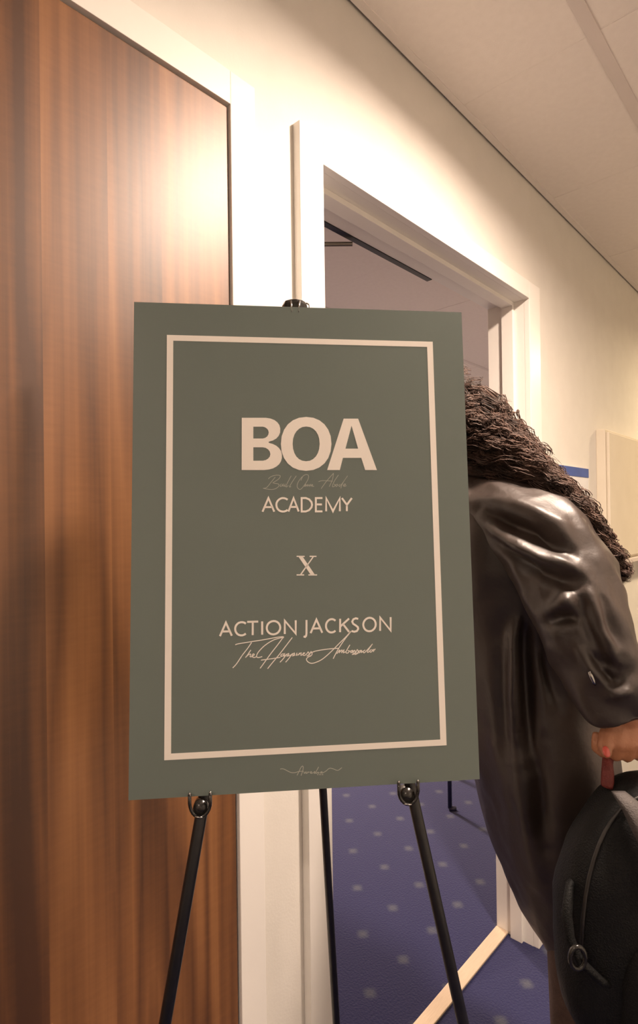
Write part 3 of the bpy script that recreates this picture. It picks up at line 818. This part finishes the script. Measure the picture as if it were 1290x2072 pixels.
for i in range(9):
    row = []
    for j in range(7):
        a, z = 0.44 * i / 8, 0.58 + 0.28 * j / 6
        bow = 0.03 * (1 - ((i - 4) / 4) ** 2)
        row.append(bm.verts.new(cpt(a, 0.42 + 0.04 * (z - 0.44) / 0.4 + bow - 0.012, z)))
    rows.append(row)
for i in range(8):
    for j in range(6):
        bm.faces.new((rows[i][j], rows[i + 1][j], rows[i + 1][j + 1], rows[i][j + 1]))
bmesh.ops.solidify(bm, geom=bm.faces[:], thickness=0.02)
add('backrest', bm, MT['chair_plastic'], chair, True)

# ================================================================== PERSON
# seen from their left side, leaning forward through the doorway, left arm hanging with a bag
person = tag(empty('person', at(1140, 2350, 1.15)), 'person with long curly dark hair in a dark leather coat, leaning into the doorway', 'person')
person.location.z = 0.0
ZC = 1.15
R_, F_ = (RIGHT - Vector((0, 0, RIGHT.z))).normalized(), (FWD - Vector((0, 0, FWD.z))).normalized()
Zv = Vector((0, 0, 1))


def ring_loft(bm, rings, seg=40, pw=2.2):
    """horizontal rings: (py, left px, right px, half depth, centre depth)"""
    vr = []
    for py, l, r, hd, zc in rings:
        c = at((l + r) / 2, py, zc)
        hw = (r - l) / 2 * zc / FOCAL_PX
        row = []
        for k in range(seg):
            a = 2 * math.pi * k / seg
            ca, sa = math.cos(a), math.sin(a)
            row.append(bm.verts.new(c + R_ * (hw * math.copysign(abs(ca) ** (2 / pw), ca)) + F_ * (hd * math.copysign(abs(sa) ** (2 / pw), sa))))
        vr.append(row)
    for a, b in zip(vr, vr[1:]):
        for k in range(seg):
            bm.faces.new((a[k], a[(k + 1) % seg], b[(k + 1) % seg], b[k]))
    bm.faces.new(vr[0][::-1])
    bm.faces.new(vr[-1])


# --- body, one skin
ZN = 0.985                      # depth of the near (left) arm
sh, el, wr = at(1085, 1085, 1.00), at(1172, 1262, 0.935), at(1262, 1440, 0.912)
shf, elf, wrf = at(900, 1075, 1.30), at(860, 1260, 1.32), at(800, 1380, 1.30)
head_c = at(872, 885, 1.17)
bm = bmesh.new()
pel = at(1115, 1480, ZC)
chain(bm, [(pel, 0.125), (at(1075, 1330, ZC), 0.115), (at(1035, 1180, ZC), 0.13), (at(1000, 1080, ZC), 0.11), (at(950, 1000, ZC), 0.055), (at(905, 930, 1.165), 0.052)])
chain(bm, [(at(1010, 1095, ZC), 0.07), (sh, 0.046), (el, 0.045), (wr, 0.028)])
chain(bm, [(at(1010, 1095, ZC), 0.07), (shf, 0.046), (elf, 0.045), (wrf, 0.028)])
hipn, kn_, ankn = at(1125, 1500, 1.08), at(1172, 1800, 1.08), at(1182, 2330, 1.08)
hipf, knf, ankf = at(1125, 1500, 1.22), at(1180, 1780, 1.24), at(1205, 2180, 1.24)
ankn.z = ankf.z = 0.075
chain(bm, [(hipn, 0.085), (kn_, 0.055), (kn_ * 0.6 + ankn * 0.4, 0.052), (ankn, 0.036)])
chain(bm, [(hipf, 0.085), (knf, 0.055), (knf * 0.6 + ankf * 0.4, 0.052), (ankf, 0.036)])
for an in (ankn, ankf):
    chain(bm, [(an - Zv * 0.03 + R_ * 0.02, 0.036), (an - Zv * 0.042 - R_ * 0.07, 0.03), (an - Zv * 0.05 - R_ * 0.13, 0.022)])
# head: cranium, jaw, nose, brows, lips, ears; the face looks left and down
FD = (-R_ * 0.86 - Zv * 0.42 + F_ * 0.28).normalized()
UD = (Zv - FD * Zv.dot(FD)).normalized()
LD = UD.cross(FD).normalized()
hp = lambda f, u, l: head_c + FD * f + UD * u + LD * l
ball_axes(bm, hp(-0.008, 0.02, 0), (FD * 0.098, LD * 0.076, UD * 0.095))
ball_axes(bm, hp(0.035, -0.045, 0), (FD * 0.062, LD * 0.058, UD * 0.072))
ball_axes(bm, hp(0.062, -0.092, 0), (FD * 0.026, LD * 0.026, UD * 0.020))
chain(bm, [(hp(0.088, 0.005, 0), 0.009), (hp(0.110, -0.032, 0), 0.013)])
for s in (-1, 1):
    ball(bm, hp(0.098, -0.036, s * 0.012), 0.009, 10)
    chain(bm, [(hp(0.088, 0.022, s * 0.014), 0.009), (hp(0.072, 0.024, s * 0.050), 0.009)])
    ball_axes(bm, hp(-0.005, -0.01, s * 0.078), (FD * 0.020, LD * 0.008, UD * 0.032))
    ball(bm, hp(0.060, -0.022, s * 0.038), 0.022, 10)
chain(bm, [(hp(0.090, -0.062, -0.018), 0.006), (hp(0.099, -0.060, 0), 0.008), (hp(0.090, -0.062, 0.018), 0.006)])
chain(bm, [(hp(0.088, -0.071, -0.016), 0.006), (hp(0.097, -0.072, 0), 0.009), (hp(0.088, -0.071, 0.016), 0.006)])

# left hand closed around the bag's handle: back of the hand to the viewer, thumb to the left
ZH = 0.915
hz = lambda px, py, dz=0.0: at(px, py, ZH + dz)
palm_w = hz(1264, 1452, 0.0)
knuck = [hz(1226, 1498, -0.018), hz(1250, 1503, -0.022), hz(1274, 1506, -0.021), hz(1297, 1505, -0.016)]
rad = [0.0100, 0.0105, 0.0100, 0.0088]
for i, k in enumerate(knuck):
    w = palm_w + R_ * (-0.016 + 0.011 * i)
    chain(bm, [(wr + R_ * (-0.010 + 0.006 * i), 0.020), (w, 0.0155), (k, rad[i] * 1.12)])
    ln = (0.030, 0.034, 0.031, 0.025)[i]
    p1 = k - Zv * 0.024 + F_ * 0.010 + R_ * 0.001
    p2 = p1 + F_ * ln * 0.85 - Zv * 0.002
    p3 = p2 + Zv * 0.020 - F_ * 0.002
    chain(bm, [(k, rad[i]), (p1, rad[i] * 0.96), (p2, rad[i] * 0.9), (p3, rad[i] * 0.82)])
t0, t1, t2, t3 = hz(1254, 1466, 0.0), hz(1228, 1486, -0.010), hz(1221, 1508, -0.022), hz(1227, 1524, -0.032)
chain(bm, [(t0, 0.0165), (t1, 0.0130), (t2, 0.0108), (t3, 0.0088)])
# far hand resting on the door frame side (hidden): palm and five fingers, slightly curled
for i in range(4):
    b0 = wrf + Vector((0.010 * (i - 1.5), 0.018 * (i - 1.5), -0.055))
    chain(bm, [(wrf, 0.020), (b0, 0.0125), (b0 + Vector((0.006, 0.004, -0.038 - 0.006 * (i in (1, 2)))), 0.0092), (b0 + Vector((-0.006, 0.008, -0.068 - 0.008 * (i in (1, 2)))), 0.0078)])
chain(bm, [(wrf, 0.019), (wrf + Vector((-0.028, -0.022, -0.03)), 0.0125), (wrf + Vector((-0.036, -0.032, -0.065)), 0.0088)])
body = add('body', fuse(bm, 0.0042, 5, 0.5), MT['skin'], person, True)
# nails
bm = bmesh.new()
ball_axes(bm, hz(1226, 1521, -0.0405), (R_ * 0.0058, (Zv * 0.6 + F_ * 0.35).normalized() * 0.0085, F_ * 0.0022), 12)
tag(add('thumb_nail', bm, MT['nail'], person, True), 'glossy red thumb nail')

# --- trousers and boots
bm = bmesh.new()
chain(bm, [(pel, 0.132), (pel + Zv * 0.12, 0.122)])
for h, k, a in ((hipn, kn_, ankn), (hipf, knf, ankf)):
    chain(bm, [(h, 0.094), (k, 0.064), (k * 0.55 + a * 0.45, 0.058), (a + Zv * 0.05, 0.052)])
me = fuse(bm, 0.008, 4)
add('trousers', me, MT['trouser'], person, True)
for an in (ankn, ankf):
    bm = bmesh.new()
    chain(bm, [(an + Zv * 0.09, 0.047), (an, 0.045), (an - Zv * 0.022 + R_ * 0.015, 0.046)])
    chain(bm, [(an - Zv * 0.028 + R_ * 0.02, 0.044), (an - Zv * 0.036 - R_ * 0.07, 0.038), (an - Zv * 0.042 - R_ * 0.14, 0.030)])
    b0 = fuse(bm, 0.006, 4)
    for v in b0.vertices:
        v.co.z = max(v.co.z, 0.004)
    add('boot', b0, MT['boot'], person, True)

# --- leather coat: trunk, skirt and sleeves as one garment with folds
bm = bmesh.new()
rings = [(962, 885, 1005, 0.075, 1.155), (992, 862, 1075, 0.125, ZC), (1030, 850, 1130, 0.165, ZC), (1075, 848, 1168, 0.185, ZC), (1140, 850, 1196, 0.185, ZC),
         (1250, 880, 1200, 0.165, ZC), (1400, 915, 1205, 0.160, ZC), (1500, 945, 1222, 0.170, ZC), (1600, 972, 1240, 0.170, ZC), (1660, 984, 1248, 0.165, ZC),
         (1720, 1003, 1255, 0.160, ZC), (1790, 1033, 1256, 0.150, ZC), (1850, 1062, 1252, 0.140, ZC), (1906, 1098, 1246, 0.130, ZC)]
ring_loft(bm, rings)
chain(bm, [(at(1020, 1075, 1.24), 0.085), (shf, 0.088), (elf, 0.075), (wrf + (elf - wrf) * 0.12, 0.056)])
me = fuse(bm, 0.0065, 8, 0.5)


def seg_fold(co, disp, pts, width, amp):
    """ridge (amp > 0) or groove (amp < 0) along a line of points; fades at its ends"""
    nv = len(co)
    P = [np.array(q) for q in pts]
    lens = [np.linalg.norm(b - a) + 1e-6 for a, b in zip(P, P[1:])]
    tot = sum(lens)
    best = np.full(nv, 9.0); tt = np.zeros(nv)
    acc = 0
    for a, b, L in zip(P, P[1:], lens):
        t = np.clip(((co - a) @ (b - a)) / (L * L), 0, 1)
        d = np.linalg.norm(co - (a + t[:, None] * (b - a)), axis=1)
        m = d < best
        best[m] = d[m]; tt[m] = (acc + t[m] * L) / tot
        acc += L
    fade = np.sin(np.clip(tt, 0.04, 0.96) * math.pi) ** 0.6
    disp += amp * np.exp(-(best / width) ** 2) * fade


def surf(co, px, py):
    """nearest garment point on the sight line"""
    d = np.array(FWD + RIGHT * ((px - IMG_W / 2) / FOCAL_PX) - UP * ((py - IMG_H / 2) / FOCAL_PX))
    q = co - np.array(CAM_POS)
    z = q @ np.array(FWD)
    off = np.linalg.norm(q - z[:, None] * d, axis=1)
    m = off < 0.014
    if not m.any():
        return Vector(co[np.argmin(off)])
    k = np.where(m)[0][np.argmin(z[m])]
    return Vector(co[k])


def crease(me, folds, hang, slant, fine):
    nv = len(me.vertices)
    co = np.zeros(nv * 3); me.vertices.foreach_get('co', co); co = co.reshape(-1, 3)
    no = np.zeros(nv * 3); me.vertices.foreach_get('normal', no); no = no.reshape(-1, 3)
    disp = np.zeros(nv)
    for pts, width, amp in folds:
        seg_fold(co, disp, [surf(co, *q) for q in pts], width, amp)
    for i in range(nv):
        v = co[i]
        a = v @ np.array(R_); b = v @ np.array(F_); z = v[2]
        n1 = noise.noise(Vector((a * 13, b * 13, z * 2.2)))
        s1, s2 = a * 0.70 - z * 0.71, a * 0.71 + z * 0.70
        n2 = noise.noise(Vector((s1 * 6, b * 10, s2 * 22 + 5)))
        n3 = noise.noise(Vector((a * 30, b * 30, z * 24)))
        disp[i] += hang * n1 + slant * (0.5 - 2 * abs(n2)) + fine * n3
    me.vertices.foreach_set('co', (co + no * disp[:, None]).ravel())
    me.update()
    return co


body_folds = [
    ([(1042, 1250), (1028, 1300), (1024, 1400), (1030, 1500)], 0.010, 0.022),
    ([(1050, 1255), (1050, 1320), (1052, 1420), (1060, 1560)], 0.012, -0.028),
    ([(1085, 1320), (1115, 1390), (1140, 1440)], 0.012, -0.016),
    ([(1075, 1500), (1080, 1600), (1085, 1720)], 0.016, -0.018),
    ([(1040, 1560), (1055, 1680), (1075, 1800)], 0.020, 0.012),
    ([(1000, 1300), (1003, 1420), (1010, 1560)], 0.014, -0.012)]
crease(me, body_folds, 0.010, 0.0, 0.002)
coat = add('coat_body', me, MT['leather'], person, True)
sm = coat.modifiers.new('smooth', 'SMOOTH'); sm.iterations = 2; sm.factor = 0.5
# near sleeve, gathered at the shoulder
bm = bmesh.new()
chain(bm, [(at(960, 1035, 1.06), 0.058), (at(1030, 1050, 1.025), 0.074), (at(1095, 1092, 0.985), 0.084), (at(1142, 1165, 0.955), 0.082), (at(1172, 1245, 0.93), 0.076), (at(1208, 1330, 0.915), 0.068), (at(1232, 1385, 0.91), 0.063)])
tube(bm, [at(1208, 1330, 0.915), at(1232, 1385, 0.91), at(1247, 1420, 0.91), at(1253, 1442, 0.91)], [0.068, 0.064, 0.061, 0.056], 24)
me = fuse(bm, 0.0042, 8, 0.5)
sleeve_folds = [
    ([(958, 1022), (1010, 1045), (1060, 1072), (1110, 1088), (1150, 1100)], 0.013, -0.022),
    ([(970, 1000), (1040, 1012), (1110, 1050), (1170, 1105)], 0.016, 0.010),
    ([(965, 1062), (1020, 1098), (1080, 1128), (1140, 1142), (1190, 1140)], 0.013, 0.016),
    ([(1000, 1110), (1060, 1150), (1110, 1165), (1165, 1158)], 0.013, -0.022),
    ([(1085, 1245), (1115, 1215), (1150, 1195)], 0.012, 0.013),
    ([(1085, 1262), (1120, 1240), (1160, 1245)], 0.011, -0.020),
    ([(1180, 1165), (1208, 1240), (1240, 1330)], 0.013, 0.012),
    ([(1150, 1190), (1178, 1270), (1215, 1350)], 0.011, -0.014),
    ([(1215, 1180), (1240, 1250), (1265, 1310)], 0.010, -0.010),
    ([(1150, 1310), (1180, 1360), (1215, 1400)], 0.008, 0.010),
    ([(1165, 1310), (1195, 1360), (1232, 1402)], 0.007, -0.012),
    ([(1190, 1330), (1230, 1350), (1275, 1345)], 0.010, -0.012),
    ([(1215, 1415), (1250, 1395), (1290, 1380)], 0.010, 0.012),
    ([(1205, 1385), (1240, 1372), (1285, 1355)], 0.009, -0.010)]
sl_co = crease(me, sleeve_folds, 0.0, 0.007, 0.003)
slv = add('sleeve', me, MT['leather'], person, True)
sm = slv.modifiers.new('smooth', 'SMOOTH'); sm.iterations = 2; sm.factor = 0.5
# collar, cuff seam, zip pull
bm = bmesh.new()
cc = at(948, 975, 1.155)
pts = []
for k in range(25):
    a = 2 * math.pi * k / 24
    pts.append(cc + R_ * (0.072 * math.cos(a)) + F_ * (0.085 * math.sin(a)) + Zv * (0.012 - 0.045 * math.cos(a)))
tube(bm, pts, 0.016, 10, cap=False)
add('collar', bm, MT['leather'], person, True)
bm = bmesh.new()
z0 = surf(sl_co, 1180, 1383) - FWD * 0.006
zd = (at(1184, 1398, 1) - at(1172, 1370, 1)).normalized()
tube(bm, [z0 - zd * 0.011, z0 - zd * 0.004, z0 + zd * 0.004, z0 + zd * 0.011], [0.0020, 0.0032, 0.0032, 0.0022], 8)
add('zip_pull', bm, MT['chrome'], person, True)

# --- hair: soft underlayer with several hundred curled locks over it
HP = [(880, 855, 95, 1.15, 0.105), (935, 875, 88, 1.14, 0.105), (985, 912, 74, 1.12, 0.105), (1056, 966, 46, 1.09, 0.12), (1116, 1026, 36, 1.07, 0.125), (1170, 1094, 28, 1.06, 0.115), (1220, 1146, 18, 1.05, 0.08), (1245, 1172, 7, 1.05, 0.03)]
hc = [at(a, b, z) for a, b, hw, z, dp in HP]
hw_ = [hw * z / FOCAL_PX for a, b, hw, z, dp in HP]
dp_ = [dp for *_, dp in HP]


def hair_at(t):
    """centre, half width, half depth, tangent at t in 0..1 along the fall of hair"""
    x = min(max(t, 0), 0.9999) * (len(hc) - 1)
    i = int(x); f = x - i
    p = [hc[max(i - 1, 0)], hc[i], hc[i + 1], hc[min(i + 2, len(hc) - 1)]]
    c = 0.5 * (2 * p[1] + (p[2] - p[0]) * f + (2 * p[0] - 5 * p[1] + 4 * p[2] - p[3]) * f * f + (3 * p[1] - p[0] - 3 * p[2] + p[3]) * f ** 3)
    return c, hw_[i] * (1 - f) + hw_[i + 1] * f, dp_[i] * (1 - f) + dp_[i + 1] * f, (hc[i + 1] - hc[i]).normalized()


bm = bmesh.new()
rows = []
for k in range(26):
    c, w, d, tn = hair_at(k / 25)
    side = tn.cross(F_).normalized()
    rows.append([bm.verts.new(c + side * (0.95 * w * math.cos(2 * math.pi * q / 20)) + F_ * (0.85 * d * math.sin(2 * math.pi * q / 20))) for q in range(20)])
for a, b in zip(rows, rows[1:]):
    for q in range(20):
        bm.faces.new((a[q], a[(q + 1) % 20], b[(q + 1) % 20], b[q]))
bm.faces.new(rows[0][::-1]); bm.faces.new(rows[-1])
ball_axes(bm, hp(-0.028, 0.035, 0), (FD * 0.100, LD * 0.094, UD * 0.102))
hair = add('hair', fuse(bm, 0.008, 3), MT['hair_base'], person, True)
rnd = random.Random(11)
verts, faces = [], []
for n in range(520):
    t0 = rnd.uniform(0.0, 0.76) if n > 90 else rnd.uniform(0, 0.12)
    t1 = min(1.0, t0 + rnd.uniform(0.16, 0.42))
    ang = rnd.uniform(0, 2 * math.pi)
    if rnd.random() < 0.62:                      # more locks on the side that faces the corridor
        ang = rnd.uniform(math.pi * 1.05, math.pi * 1.95)
    rr = rnd.uniform(0.76, 1.02)
    amp = rnd.uniform(0.004, 0.010)
    turns = rnd.uniform(11, 21)
    ph = rnd.uniform(0, 6.28)
    drift = rnd.uniform(-0.7, 0.7)
    fl = rnd.uniform(0.9, 1.10)
    sway = rnd.uniform(-0.006, 0.006)
    steps = int(14 + (t1 - t0) * 100)
    for strand in range(6):
        th = rnd.uniform(0.0005, 0.0013)
        oa, ob, op = rnd.uniform(-0.004, 0.004), rnd.uniform(-0.004, 0.004), rnd.uniform(-0.7, 0.7)
        te = t1 - rnd.uniform(0, 0.06)
        frizz = rnd.uniform(0.0006, 0.0022)
        prev = None
        for k in range(steps + 1):
            t = t0 + (te - t0) * k / steps
            c, w, d, tn = hair_at(t)
            side = tn.cross(F_).normalized()
            a = ang + drift * k / steps
            s = t * 0.47 * turns * 6.28 * 1.3
            grow = amp * min(1, 0.25 + k / 8)
            q = c + side * (rr * fl * w * math.cos(a)) + F_ * (rr * d * math.sin(a))
            q = q + side * (grow * math.cos(s + ph + op) + oa + sway * math.sin(t * 30)) + F_ * (grow * math.sin(s + ph + op) + ob) + tn * (0.5 * grow * math.sin(2 * s + op))
            q = q + Vector((rnd.uniform(-1, 1), rnd.uniform(-1, 1), rnd.uniform(-1, 1))) * frizz * 0.6
            rad_ = th * (1.0 - 0.8 * (k / steps) ** 3)
            base = len(verts)
            for j in range(3):
                aa = 2 * math.pi * j / 3
                verts.append(q + side * (rad_ * math.cos(aa)) + F_ * (rad_ * math.sin(aa)))
            if prev is not None:
                for j in range(3):
                    faces.append((prev + j, prev + (j + 1) % 3, base + (j + 1) % 3, base + j))
            prev = base
# locks lying over the head, from the parting back and down to the nape
hcen = hp(-0.028, 0.035, 0)
for n in range(230):
    la = rnd.uniform(-1.75, 1.75)               # round the head: 0 = along the crown, +-1.6 = over the ears
    st = rnd.uniform(0.25, 1.1)
    en = st + rnd.uniform(0.9, 1.7)
    turns, ph, amp = rnd.uniform(7, 13), rnd.uniform(0, 6.28), rnd.uniform(0.003, 0.007)
    for strand in range(5):
        th = rnd.uniform(0.0006, 0.0014)
        oa, op = rnd.uniform(-0.05, 0.05), rnd.uniform(-0.6, 0.6)
        lift = rnd.uniform(1.0, 1.06)
        prev = None
        steps = 34
        for k in range(steps + 1):
            a = st + (en - st) * k / steps
            # a runs from the forehead (0) over the top (pi/2) to the nape (pi)
            mid = FD * math.cos(a) + UD * (math.sin(a) * math.cos(la + oa)) + LD * (math.sin(a) * math.sin(la + oa))
            q = hcen + FD * (mid.dot(FD) * 0.103) + UD * (mid.dot(UD) * 0.105) + LD * (mid.dot(LD) * 0.097)
            q = hcen + (q - hcen) * lift
            s = a * turns + ph + op
            tl = (UD * math.cos(a) - FD * math.sin(a)).normalized()
            sd = mid.cross(tl)
            sd = sd.normalized() if sd.length > 1e-4 else LD
            q = q + mid * (amp * (1 + math.cos(s)) * 0.6) + sd * (amp * math.sin(s))
            rad_ = th * (1.0 - 0.7 * (k / steps) ** 3)
            base = len(verts)
            for j in range(3):
                aa = 2 * math.pi * j / 3
                verts.append(q + mid * (rad_ * math.cos(aa)) + sd * (rad_ * math.sin(aa)))
            if prev is not None:
                for j in range(3):
                    faces.append((prev + j, prev + (j + 1) % 3, base + (j + 1) % 3, base + j))
            prev = base
me = bpy.data.meshes.new('curled_locks')
me.from_pydata([tuple(v) for v in verts], [], faces)
locks = add('curled_locks', me, MT['hair'], person, True)
locks['kind'] = 'stuff'

# ================================================================== BAG HELD BY THE RED HANDLE
bag = tag(empty('backpack', at(1310, 2100, 1.0)), 'black nylon backpack carried by its red grab handle', 'backpack')
BZ = 0.885
u_, f_ = R_, F_
bc = at(1320, 1855, BZ)


def super_body(bm, c, hw, hh, hd, top_round, n=30, m=24, pw=2.7):
    rows = []
    for j in range(m + 1):
        t = -math.pi / 2 + math.pi * j / m
        sz = math.copysign(abs(math.sin(t)) ** (2 / pw), math.sin(t))
        k = max(abs(math.cos(t)), 1e-4) ** (2 / pw)
        wide = 1.0 - top_round * max(sz, 0) ** 2 * 0.32 + 0.05 * max(-sz, 0)
        row = []
        for i in range(n):
            a = 2 * math.pi * i / n
            ca, sa = math.cos(a), math.sin(a)
            x = hw * wide * k * math.copysign(abs(ca) ** (2 / pw), ca)
            y = hd * k * math.copysign(abs(sa) ** (2 / pw), sa) * (1 - 0.18 * max(sz, 0))
            q = Vector((x * 1.0, y, hh * sz))
            nn = noise.noise(Vector((x * 9, y * 9, hh * sz * 6))) * 0.010 + noise.noise(Vector((x * 24, y * 24, hh * sz * 20))) * 0.003
            sc = 1 + nn / max(hw, 0.05)
            row.append(bm.verts.new(c + u_ * (q.x * sc) + f_ * (q.y * sc) + Zv * q.z))
        rows.append(row)
    for a, b in zip(rows, rows[1:]):
        for i in range(n):
            bm.faces.new((a[i], a[(i + 1) % n], b[(i + 1) % n], b[i]))


bm = bmesh.new()
super_body(bm, bc, 0.146, 0.224, 0.068, 0.75, 40, 36)
bmesh.ops.remove_doubles(bm, verts=bm.verts[:], dist=0.0004)
add('main_body', bm, MT['bag'], bag, True)
# front pocket towards the viewer, its zip, piping, grey back panel, shoulder strap with buckles
bm = bmesh.new()
super_body(bm, bc - f_ * 0.055 - Zv * 0.085 + u_ * 0.03, 0.112, 0.117, 0.038, 0.3, 32, 24, 3.0)
bmesh.ops.remove_doubles(bm, verts=bm.verts[:], dist=0.0004)
add('front_pocket', bm, MT['bag'], bag, True)
bm = bmesh.new()
pts = []
for k in range(25):
    a = math.pi * k / 24
    pts.append(bc + u_ * (-0.135 * math.copysign(abs(math.cos(a)) ** 0.75, math.cos(a)) * (1 - 0.16 * math.sin(a))) + Zv * (-0.02 + 0.231 * abs(math.sin(a)) ** 0.75) - f_ * (0.050 - 0.012 * math.sin(a)))
tube(bm, pts, 0.0028, 8)
add('piping', bm, MT['boot'], bag, True)
bm = bmesh.new()
pts, rr = [], []
for k in range(15):
    a = k / 14
    pts.append(bc + u_ * (-0.072 + 0.075 * a ** 0.7 + 0.02 * math.sin(a * 3)) + Zv * (0.216 - 0.27 * a) - f_ * (0.040 + 0.052 * math.sin(math.pi * min(a * 1.1, 1)) ** 0.7))
rows = []
for k, q in enumerate(pts):
    hw = 0.030 * min(1.0, 0.35 + k * 0.2) + 0.004 * math.sin(k)
    rows.append([bm.verts.new(q + u_ * (hw * x) - f_ * (0.009 * (1 - x * x) ** 0.5 if abs(x) < 1 else 0) + f_ * y) for x, y in ((-1, 0), (-0.6, 0), (0, 0), (0.6, 0), (1, 0), (0.6, 0.008), (-0.6, 0.008))])
for a, b in zip(rows, rows[1:]):
    for i in range(7):
        bm.faces.new((a[i], a[(i + 1) % 7], b[(i + 1) % 7], b[i]))
bm.faces.new(rows[0][::-1]); bm.faces.new(rows[-1])
strap = tag(add('shoulder_strap', bm, MT['bag_grey'], bag, True), 'grey padded shoulder strap')
bm = bmesh.new()
tube(bm, [at(1185, 1755, 0.90), at(1152, 1790, 0.856), at(1146, 1850, 0.842), at(1152, 1900, 0.838), at(1172, 1945, 0.825), at(1215, 1985, 0.815), at(1250, 2000, 0.86)], [0.005, 0.006, 0.008, 0.008, 0.007, 0.006, 0.005], 8)
add('side_strap', bm, MT['bag'], bag, True)
bm = bmesh.new()
bx = at(1168, 1938, 0.818)
pts = [bx + u_ * (0.011 * math.cos(2 * math.pi * k / 16)) + Zv * (0.016 * math.sin(2 * math.pi * k / 16)) for k in range(17)]
tube(bm, pts, 0.0034, 8, cap=False)
add('buckle', bm, MT['black_plastic'], bag, True)
# red webbing handle: rises from the top, runs through the closed hand, comes down again
bm = bmesh.new()
hpts = [at(1228, 1592, 0.882), at(1229, 1560, 0.89), at(1230, 1535, 0.905), at(1240, 1521, 0.913), at(1258, 1518, 0.915), at(1290, 1518, 0.915), at(1322, 1521, 0.915), at(1340, 1535, 0.905), at(1345, 1565, 0.89), at(1346, 1596, 0.882)]
hpts = [Vector(q) for q in smooth_line([tuple(q) for q in hpts], 4)]
rows = []
for i, q in enumerate(hpts):
    tn = (hpts[min(i + 1, len(hpts) - 1)] - hpts[max(i - 1, 0)]).normalized()
    nn = tn.cross(f_).normalized()
    rows.append([bm.verts.new(q + f_ * (0.0085 * math.cos(2 * math.pi * k / 10)) + nn * (0.0098 * math.sin(2 * math.pi * k / 10))) for k in range(10)])
for a, b in zip(rows, rows[1:]):
    for k in range(10):
        bm.faces.new((a[k], a[(k + 1) % 10], b[(k + 1) % 10], b[k]))
bm.faces.new(rows[0][::-1]); bm.faces.new(rows[-1])
tag(add('grab_handle', bm, MT['red_web'], bag, True), 'dark red webbing grab handle')
